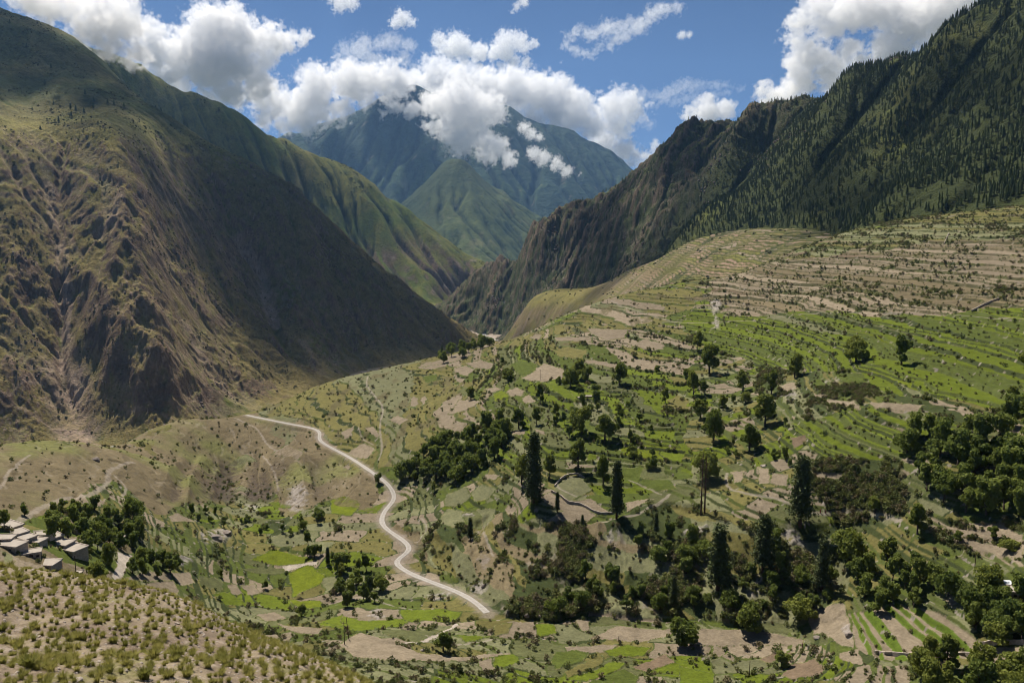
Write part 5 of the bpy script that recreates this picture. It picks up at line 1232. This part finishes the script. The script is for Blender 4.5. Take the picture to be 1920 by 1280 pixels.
# stone walls
def stone_wall(pts, h, label, t=.6):
    P = np.array([place(*p) for p in smooth_line(pts, 5)]); V, F = [], []
    for i, p in enumerate(P):
        a = P[max(i - 1, 0)]; b = P[min(i + 1, len(P) - 1)]; d = (b - a)[:2]; d /= np.linalg.norm(d) + 1e-9; n_ = np.array((-d[1], d[0], 0)) * t / 2; j = .12 * math.sin(i * 2.3)
        V += [p - n_ + (0, 0, -.5), p - n_ * .8 + (0, 0, h + j), p + n_ * .8 + (0, 0, h + j), p + n_ + (0, 0, -.5)]
    for i in range(len(P) - 1):
        for k in range(4): F.append((i * 4 + k, i * 4 + (k + 1) % 4, i * 4 + 4 + (k + 1) % 4, i * 4 + 4 + k))
    F += [(0, 1, 2, 3), tuple(len(V) - 1 - k for k in range(4))]
    o = new_obj('dry_stone_wall', raw_mesh('dry_stone_wall', V, F, [M_wall])); set_tags(o, label, 'stone wall')
stone_wall([(1034,922),(1050,930),(1066,942),(1090,947),(1120,962),(1150,963)], 1.0, 'long curved dry stone wall right of the tallest cedar')
stone_wall([(1040,912),(1050,900),(1062,892),(1082,889),(1096,897)], .8, 'curved dry stone wall round the plot above the long wall'); stone_wall([(1840,1210),(1870,1207),(1960,1206)], 1.3, 'straight stone wall above the grey plot at lower right')
stone_wall([(1640,1224),(1700,1228),(1780,1228),(1840,1226)], .9, 'stone wall at the foot of the curved terraces'); stone_wall([(1770,458),(1779,438)], 1.2, 'short upright wall on the top right fields'); stone_wall([(1822,584),(1850,570),(1886,556)], 1.2, 'diagonal stone wall beside the right grassy plot')
# poles
def pole(px, py, hpx, label, arm=True, lean=0):
    p = place(px, py); h = px2m(p, hpx); e = new_obj('utility_pole', None, None, p); V, F = [], []; tube(V, F, (0, 0, -.4), (lean, 0, h), .14, .09, 8); new_obj('post', raw_mesh('post', V, F, [M_wood]), e)
    if arm: V, F = [], []; tube(V, F, (-.8 + lean, 0, h - .5), (.8 + lean, 0, h - .5), .06, .06, 5); new_obj('crossarm', raw_mesh('crossarm', V, F, [M_wood]), e)
    set_tags(e, label, 'pole')
pole(646,1207,45,'straight wooden pole on the ploughed field, left of a leaning one'); pole(654,1196,42,'leaning wooden pole beside the straight one', False, -.6); pole(142,1068,28,'thin pole in front of the largest village house', False)
pole(1013,712,20,'pole standing in the pale plots'); pole(935,694,14,'pole on the upper pale plots', False); pole(1405,1265,30,'thin pole in the bottom fields'); pole(1160,1203,12,'short pole on the ploughed strip', False); pole(1828,1060,22,'pole on the lower right brown field', False); pole(1864,442,26,'pole on the top right grassy fields')
# small people seen far off
def person(px, py, rz, label, cloth, h=1.62, bend=0.0):
    p = place(px, py); e = new_obj('person', None, None, p, rz); V = []; s = h / 1.7
    import bmesh
    me = bpy.data.meshes.new('body'); J = [(0, 0, .95), (0, -.02 - bend * .3, 1.2), (0, -.03 - bend * .55, 1.42 - bend * .2), (0, -.04 - bend * .65, 1.52 - bend * .25), (0, -.05 - bend * .75, 1.62 - bend * .3),
        (-.19, -.03 - bend * .5, 1.39 - bend * .2), (-.25, -.06 - bend * .6, 1.1 - bend * .2), (-.24, -.2 - bend * .7, .9 - bend * .15), (.19, -.03 - bend * .5, 1.39 - bend * .2), (.25, -.06 - bend * .6, 1.1 - bend * .2), (.24, -.2 - bend * .7, .9 - bend * .15),
        (-.1, 0, .85), (-.11, -.06, .48), (-.12, .03, .06), (-.12, -.12, .02), (.1, 0, .85), (.12, .05, .48), (.12, .12, .06), (.12, -.02, .02)]
    E = [(0,1),(1,2),(2,3),(3,4),(2,5),(5,6),(6,7),(2,8),(8,9),(9,10),(0,11),(11,12),(12,13),(13,14),(0,15),(15,16),(16,17),(17,18)]
    rad = [.15,.14,.15,.06,.105,.06,.045,.035,.06,.045,.035,.1,.07,.05,.04,.1,.07,.05,.04]
    me.from_pydata([tuple(c * s for c in q) for q in J], E, [])
    o = bpy.data.objects.new('body', me); COL.objects.link(o); o.parent = e; o.modifiers.new('skin', 'SKIN')
    for v, r in zip(me.skin_vertices[0].data, rad): v.radius = (r * s, r * s)
    me.skin_vertices[0].data[0].use_root = True; sb = o.modifiers.new('sub', 'SUBSURF'); sb.levels = 1; sb.render_levels = 1; me.materials.append(plain_mat('skin', (.25, .15, .10)))
    V, F = [], []
    for k, (zz, rr) in enumerate([(.12, .2), (.5, .2), (.95, .185), (1.15, .18), (1.42 - bend * .2, .2)]):
        for i in range(10): t = 6.283 * i / 10; V.append(np.array((rr * 1.1 * math.cos(t), rr * .85 * math.sin(t) - (.5 * bend * max(0, zz - .9)), zz)) * s)
    for k in range(4):
        for i in range(10): F.append((k * 10 + i, k * 10 + (i + 1) % 10, k * 10 + 10 + (i + 1) % 10, k * 10 + 10 + i))
    new_obj('robe', raw_mesh('robe', V, F, [cloth], smooth=True), e)
    V, F = [], []; tube(V, F, np.array((0, -.05 - bend * .75, 1.58 - bend * .3)) * s, np.array((0, -.05 - bend * .75, 1.73 - bend * .3)) * s, .12, .07, 8); new_obj('headscarf', raw_mesh('scarf', V, F, [cloth]), e)
    set_tags(e, label, 'person')
M_pink = plain_mat('pink_cloth', (.42, .22, .24)); M_white = plain_mat('white_cloth', (.62, .60, .55))
person(1504,1214,.5,'person in pink clothes standing in the bottom right fields', M_pink, 1.75); person(1515,1217,-.6,'person in white standing beside the one in pink', M_white, 1.6)
person(1538,961,.3,'person in red on the footpath, left of another', M_red, 1.6); person(1548,962,-.3,'person in dark red on the footpath, right of another', plain_mat('maroon_cloth', (.16, .04, .05)), 1.65)
person(116,1062,.2,'person in red beside the low white roofed shed', M_red, 1.6); person(1783,732,.4,'person in reddish clothes bending in the bright green terraces', M_pink, 1.7, .5)
# ------------------------------------------------------------------ clouds: real density grids grown from puffs
def cloud_mat():
    m = bpy.data.materials.new('cloud_vapour'); m.use_nodes = True; nt = m.node_tree; nt.nodes.clear()
    o = nt.nodes.new('ShaderNodeOutputMaterial'); v = nt.nodes.new('ShaderNodeVolumePrincipled')
    v.inputs['Color'].default_value = (.995, .995, .995, 1); v.inputs['Density'].default_value = 1.0
    v.inputs['Anisotropy'].default_value = 0.3
    nt.links.new(v.outputs[0], o.inputs['Volume']); return m
M_cloud = None
def cloud_tree(name, P, Rr, res, size, amp, nscale, dens, lo, hi, seed, warp=2.2):
    """geometry nodes: density = how far inside the nearest puff, torn by noise"""
    ng = bpy.data.node_groups.new(name, 'GeometryNodeTree')
    ng.interface.new_socket('Geometry', in_out='INPUT', socket_type='NodeSocketGeometry')
    ng.interface.new_socket('Geometry', in_out='OUTPUT', socket_type='NodeSocketGeometry')
    N, L = ng.nodes, ng.links
    gi = N.new('NodeGroupInput'); go = N.new('NodeGroupOutput')
    pos = N.new('GeometryNodeInputPosition')
    nz = N.new('ShaderNodeTexNoise'); nz.noise_dimensions = '3D'; nz.inputs["Scale"].default_value = nscale; nz.inputs['Detail'].default_value = 6.0; nz.inputs['Roughness'].default_value = 0.62; nz.inputs['Lacunarity'].default_value = 2.15
    off = N.new('ShaderNodeVectorMath'); off.operation = 'ADD'; off.inputs[1].default_value = (seed * 91.7, seed * 37.1, seed * 13.3)
    L.new(pos.outputs[0], off.inputs[0]); L.new(off.outputs[0], nz.inputs['Vector'])
    jn = N.new('GeometryNodeJoinGeometry')
    for p, r in zip(P, Rr):
        pn = N.new('GeometryNodePoints'); pn.inputs['Position'].default_value = tuple(p); pn.inputs['Radius'].default_value = r; L.new(pn.outputs[0], jn.inputs[0])
    sn = N.new('GeometryNodeSampleNearest'); sn.domain = 'POINT'; L.new(jn.outputs[0], sn.inputs['Geometry'])
    si = N.new('GeometryNodeSampleIndex'); si.data_type = 'FLOAT'; si.domain = 'POINT'; L.new(jn.outputs[0], si.inputs['Geometry'])
    at = N.new('GeometryNodeInputRadius')
    L.new(at.outputs[0], si.inputs['Value']); L.new(sn.outputs[0], si.inputs['Index'])
    px = N.new('GeometryNodeProximity'); px.target_element = 'POINTS'; L.new(jn.outputs[0], px.inputs['Geometry'])
    nw = N.new('ShaderNodeTexNoise'); nw.noise_dimensions = '3D'; nw.inputs['Scale'].default_value = nscale * .55; nw.inputs['Detail'].default_value = 3.0; L.new(off.outputs[0], nw.inputs['Vector'])
    ws = N.new('ShaderNodeVectorMath'); ws.operation = 'SUBTRACT'; ws.inputs[1].default_value = (.5, .5, .5); L.new(nw.outputs['Color'], ws.inputs[0])
    wc = N.new('ShaderNodeVectorMath'); wc.operation = 'MULTIPLY'; k_ = float(np.median(Rr)) * warp; wc.inputs[1].default_value = (k_ * 1.3, k_ * 1.3, k_ * .8); L.new(ws.outputs[0], wc.inputs[0])
    wa = N.new('ShaderNodeVectorMath'); wa.operation = 'ADD'; L.new(pos.outputs[0], wa.inputs[0]); L.new(wc.outputs[0], wa.inputs[1])
    L.new(wa.outputs[0], next(i for i in px.inputs if i.name in ('Sample Position', 'Source Position'))); L.new(wa.outputs[0], sn.inputs['Sample Position'])
    # u = 1 - d / rad + amp * (noise - .5)
    dv = N.new('ShaderNodeMath'); dv.operation = 'DIVIDE'; L.new(px.outputs['Distance'], dv.inputs[0]); L.new(si.outputs[0], dv.inputs[1])
    sb = N.new('ShaderNodeMath'); sb.operation = 'SUBTRACT'; sb.inputs[0].default_value = 1.0 - amp * 0.5; L.new(dv.outputs[0], sb.inputs[1])
    ma = N.new('ShaderNodeMath'); ma.operation = 'MULTIPLY_ADD'; L.new(nz.outputs['Fac'], ma.inputs[0]); ma.inputs[1].default_value = amp; L.new(sb.outputs[0], ma.inputs[2])
    mr = N.new('ShaderNodeMapRange'); mr.interpolation_type = 'SMOOTHSTEP'; L.new(ma.outputs[0], mr.inputs['Value'])
    mr.inputs['From Min'].default_value = 0.0; mr.inputs['From Max'].default_value = 0.16; mr.inputs['To Max'].default_value = dens
    vc = N.new('GeometryNodeVolumeCube'); L.new(mr.outputs[0], vc.inputs['Density'])
    vc.inputs['Min'].default_value = lo; vc.inputs['Max'].default_value = hi
    for k, ax in enumerate('XYZ'): vc.inputs['Resolution ' + ax].default_value = res[k]
    sm = N.new('GeometryNodeSetMaterial'); sm.inputs['Material'].default_value = M_cloud
    L.new(vc.outputs[0], sm.inputs['Geometry']); L.new(sm.outputs[0], go.inputs[0])
    return ng
def cloud(puffs, label, dens=0.02, amp=1.5, feat=1.6, voxel=None, seed=1, name='cloud', group=None, kind=None, warp=2.2):
    """puffs: world x, y, z, radius"""
    global M_cloud
    if M_cloud is None: M_cloud = cloud_mat()
    P = np.array([p[:3] for p in puffs]); Rr = np.array([p[3] for p in puffs])
    c = P.mean(0); P = P - c
    vd = bpy.data.volumes.new(name); vd.materials.append(M_cloud)
    o = bpy.data.objects.new(name, vd); COL.objects.link(o); o.location = c
    pad = Rr.max() * 1.1
    lo = (P - Rr[:, None]).min(0) - pad * 0.4; hi = (P + Rr[:, None]).max(0) + pad * 0.4
    v = voxel or float(np.median(Rr)) / 14
    res = [int(min(260, max(12, (hi[k] - lo[k]) / v))) for k in range(3)]
    md = o.modifiers.new('vapour', 'NODES')
    md.node_group = cloud_tree('cloud_vapour', P, Rr, res, None, amp, feat / float(np.median(Rr)), dens, tuple(lo), tuple(hi), seed, warp)
    o['label'] = label
    if kind: o['kind'] = kind
    else: o['category'] = 'cloud'
    if group: o['group'] = group
    return o
def wpt(px, py, r):
    a, t = ray(px, py); return r * math.sin(a), r * math.cos(a), r * float(t)
def puffs(r, rows, depth=0.6, n=3, seed=0):
    """rows: px, py, radius in px of the photo; spread in depth"""
    rng = random.Random(seed); out = []
    for px, py, pr in rows:
        rad = pr / FPX * r
        for k in range(n):
            rr = r + (rng.random() - .5) * rad * 2 * depth
            x, y, z = wpt(px + rng.uniform(-.5, .5) * pr, py + rng.uniform(-.35, .35) * pr, rr)
            out.append((x, y, z, rad * rng.uniform(.6, 1.0)))
    return out

def sky_cloud(r, rows, label, seed, dens=.012, amp=3.3, n=3, feat=2.0, depth=.6, **kw):
    rows = [tuple(rows[i:i + 3]) for i in range(0, len(rows), 3)]
    return cloud(puffs(r, rows, depth, n, seed), label, dens=dens * 8000 / r, amp=amp, feat=feat, seed=seed, **kw)
sky_cloud(3700, [60,-8,28, 95,5,32, 130,22,36, 175,30,40, 225,45,34, 235,15,26, 205,80,28, 250,100,22, 160,62,26, 235,118,14], 'grey cloud clinging to the top left ridge', 1, dens=.009)
sky_cloud(8300, [270,70,34, 300,100,34, 340,112,40, 372,85,40, 405,55,40, 438,45,38, 468,70,38, 425,110,52, 385,145,40, 330,140,28, 505,72,26, 540,75,26, 568,72,13, 462,135,42, 500,120,30, 300,140,22, 345,165,22, 480,170,30, 430,175,30, 400,190,20], 'largest puffy white cloud above the left ridge', 2)
sky_cloud(9600, [510,190,30, 545,205,34, 580,185,34, 600,160,36, 640,150,38, 680,150,38, 715,150,34, 560,232,26, 600,210,26, 645,205,22, 530,238,20, 690,185,20, 755,150,28, 500,222,18], 'long white cloud bank hiding the crest left of the summit', 3)
sky_cloud(12900, [790,160,34, 830,152,34, 870,150,36, 915,160,40, 960,172,42, 1005,182,42, 1048,192,38, 1080,185,26, 1010,225,30, 1060,235,28, 1105,230,30, 1138,200,28, 1165,195,26, 1185,208,22, 1160,235,26, 1140,262,28, 1175,278,24, 1210,288,18, 1238,275,11, 1190,302,16], 'long cloud bank rising behind the far mountain crest', 4)
sky_cloud(9300, [800,195,22, 835,200,28, 870,195,36, 905,200,30, 845,230,32, 880,232,34, 830,250,24, 870,258,30, 905,268,26, 925,282,22, 945,295,16, 962,306,9, 770,205,16, 735,200,14, 715,215,8, 805,235,16], 'white cloud draped across the far mountain face', 5)
sky_cloud(9000, [980,240,11, 995,250,12, 1010,258,8, 1000,285,13, 1022,297,14, 1045,310,13, 1063,320,9, 1085,326,4], 'small torn cloud low on the far mountain face', 6, amp=3.6)
sky_cloud(14000, [825,78,16, 845,84,24, 872,96,26, 900,100,18, 925,98,14, 945,86,22, 975,84,18, 998,84,9, 955,108,18, 985,115,10, 940,125,8, 900,128,9, 870,118,12], 'white cloud floating in blue sky above the summit', 7, amp=3.6)
sky_cloud(14500, [742,42,12, 758,38,15, 770,42,9], 'small round cloud near the top centre', 8, amp=3.6)
sky_cloud(15000, [622,-2,10, 640,6,16, 658,8,11], 'small cloud cut by the top edge', 9, amp=3.6)
sky_cloud(15500, [650,100,16, 680,90,20, 710,82,14, 735,78,18, 765,82,14, 700,112,20, 760,110,14, 780,125,10, 655,120,14], 'thin ragged cloud between the summit and the big puffy cloud', 10, dens=.0035, amp=3.9)
sky_cloud(16000, [968,14,8, 980,4,9, 960,24,4], 'tiny cloud scrap at the top middle', 11, amp=3.6)
sky_cloud(15500, [1278,66,7, 1292,66,6], 'tiny faint cloud scrap in the blue', 14, dens=.02, amp=3.6)
sky_cloud(9500, [1302,205,19, 1325,198,22, 1350,205,19, 1332,218,20, 1308,216,12], 'round white cloud above the jagged right crest', 15, amp=1.5)
sky_cloud(6800, [1432,172,18, 1455,185,24, 1480,180,22, 1505,155,28, 1500,118,26, 1488,75,20, 1520,100,32, 1510,45,26, 1545,60,26, 1540,20,30, 1560,125,30, 1590,95,22, 1620,120,30, 1655,90,30, 1600,20,36, 1650,10,40, 1700,40,42, 1750,20,44, 1800,-5,44, 1690,95,30, 1560,160,22, 1600,145,20, 1850,-25,40, 1465,205,14, 1740,60,24], 'great bright cloud towering behind the right ridge', 16)
def streak(pts, n, w):
    P = np.array(pts, float); s = np.r_[0, np.cumsum(np.hypot(*np.diff(P, axis=0).T))]; out = []; rg = random.Random(len(pts))
    for k in range(n):
        t = s[-1] * k / (n - 1); e = math.sin(math.pi * (k + .5) / n) ** .5
        out += [float(np.interp(t, s, P[:, 0])) + rg.uniform(-1, 1) * w * .5, float(np.interp(t, s, P[:, 1])) + rg.uniform(-1, 1) * w * .4, w * (.45 + .55 * e) * rg.uniform(.7, 1.2)]
    return out
sky_cloud(19000, streak([(1110,108),(1090,104),(1074,95),(1064,80),(1068,62),(1090,54)], 16, 9) + streak([(1080,58),(1120,64),(1150,52),(1185,48),(1225,30),(1275,16)], 22, 15) + streak([(1120,95),(1150,75),(1190,60)], 9, 12), 'hook shaped thin high wisp of cloud', 12, dens=.005, amp=3.4, feat=1.3, warp=3.5, n=2)
sky_cloud(19500, streak([(1180,170),(1240,182),(1300,160),(1370,158)], 22, 12) + streak([(1200,200),(1260,192),(1330,178),(1400,166)], 20, 9) + streak([(1190,215),(1220,235)], 8, 12), 'thin streaky cloud above the small round cloud', 13, dens=.0028, amp=3.4, feat=1.2, warp=3.5, n=2)
def shade_cloud(px, py, T, L, rad, n, seed, flat=.35):  # unseen clouds added above the view, only to cast shadow on the slopes
    P = T.hit(px, py); rng = random.Random(seed); c = [P[k] + SUN_DIR[k] * L for k in range(3)]
    pts = [(c[0] + rng.uniform(-1, 1) * rad, c[1] + rng.uniform(-1, 1) * rad, c[2] + rng.uniform(-1, 1) * rad * flat * .5, rad * rng.uniform(.4, .65)) for _ in range(n)]
    return cloud(pts, 'unseen cloud added overhead to shade the slopes', dens=.006, amp=1.6, seed=seed, name='shade_clouds', kind='stuff')
SHADE = [(620,500,LEFT,2600,350,9),(500,340,LEFT,2500,220,6),(760,600,LEFT,2700,230,6),(40,120,LEFT,2500,270,6),(170,185,LEFT,2500,200,5),(420,215,RIDGE2,3600,260,6),(1700,270,RIGHT,2400,190,5),(1200,420,RIGHT,2900,260,5),(720,330,FAR,5200,700,4)]
for k, (px, py, T, L_, rad, n) in enumerate(SHADE): shade_cloud(px, py, T, L_, rad, n, 60 + k)
# ------------------------------------------------------------------ air
hz = bpy.data.meshes.new('haze'); x0, x1, y0, y1, z0, z1 = -9000, 9000, -300, 17500, -375, 3600
hz.from_pydata([(x0,y0,z0),(x1,y0,z0),(x1,y1,z0),(x0,y1,z0),(x0,y0,z1),(x1,y0,z1),(x1,y1,z1),(x0,y1,z1)], [], [(3,2,1,0),(4,5,6,7),(0,1,5,4),(1,2,6,5),(2,3,7,6),(3,0,4,7)])
hm = bpy.data.materials.new('air'); hm.use_nodes = True; nt = hm.node_tree; nt.nodes.clear()
o_ = nt.nodes.new('ShaderNodeOutputMaterial'); v_ = nt.nodes.new('ShaderNodeVolumePrincipled'); v_.inputs['Color'].default_value = (.30, .56, 1, 1); v_.inputs['Density'].default_value = 1.95e-5; v_.inputs['Anisotropy'].default_value = .25
nt.links.new(v_.outputs[0], o_.inputs['Volume']); hz.materials.append(hm)
ho = bpy.data.objects.new('haze', hz); COL.objects.link(ho); ho['kind'] = 'stuff'
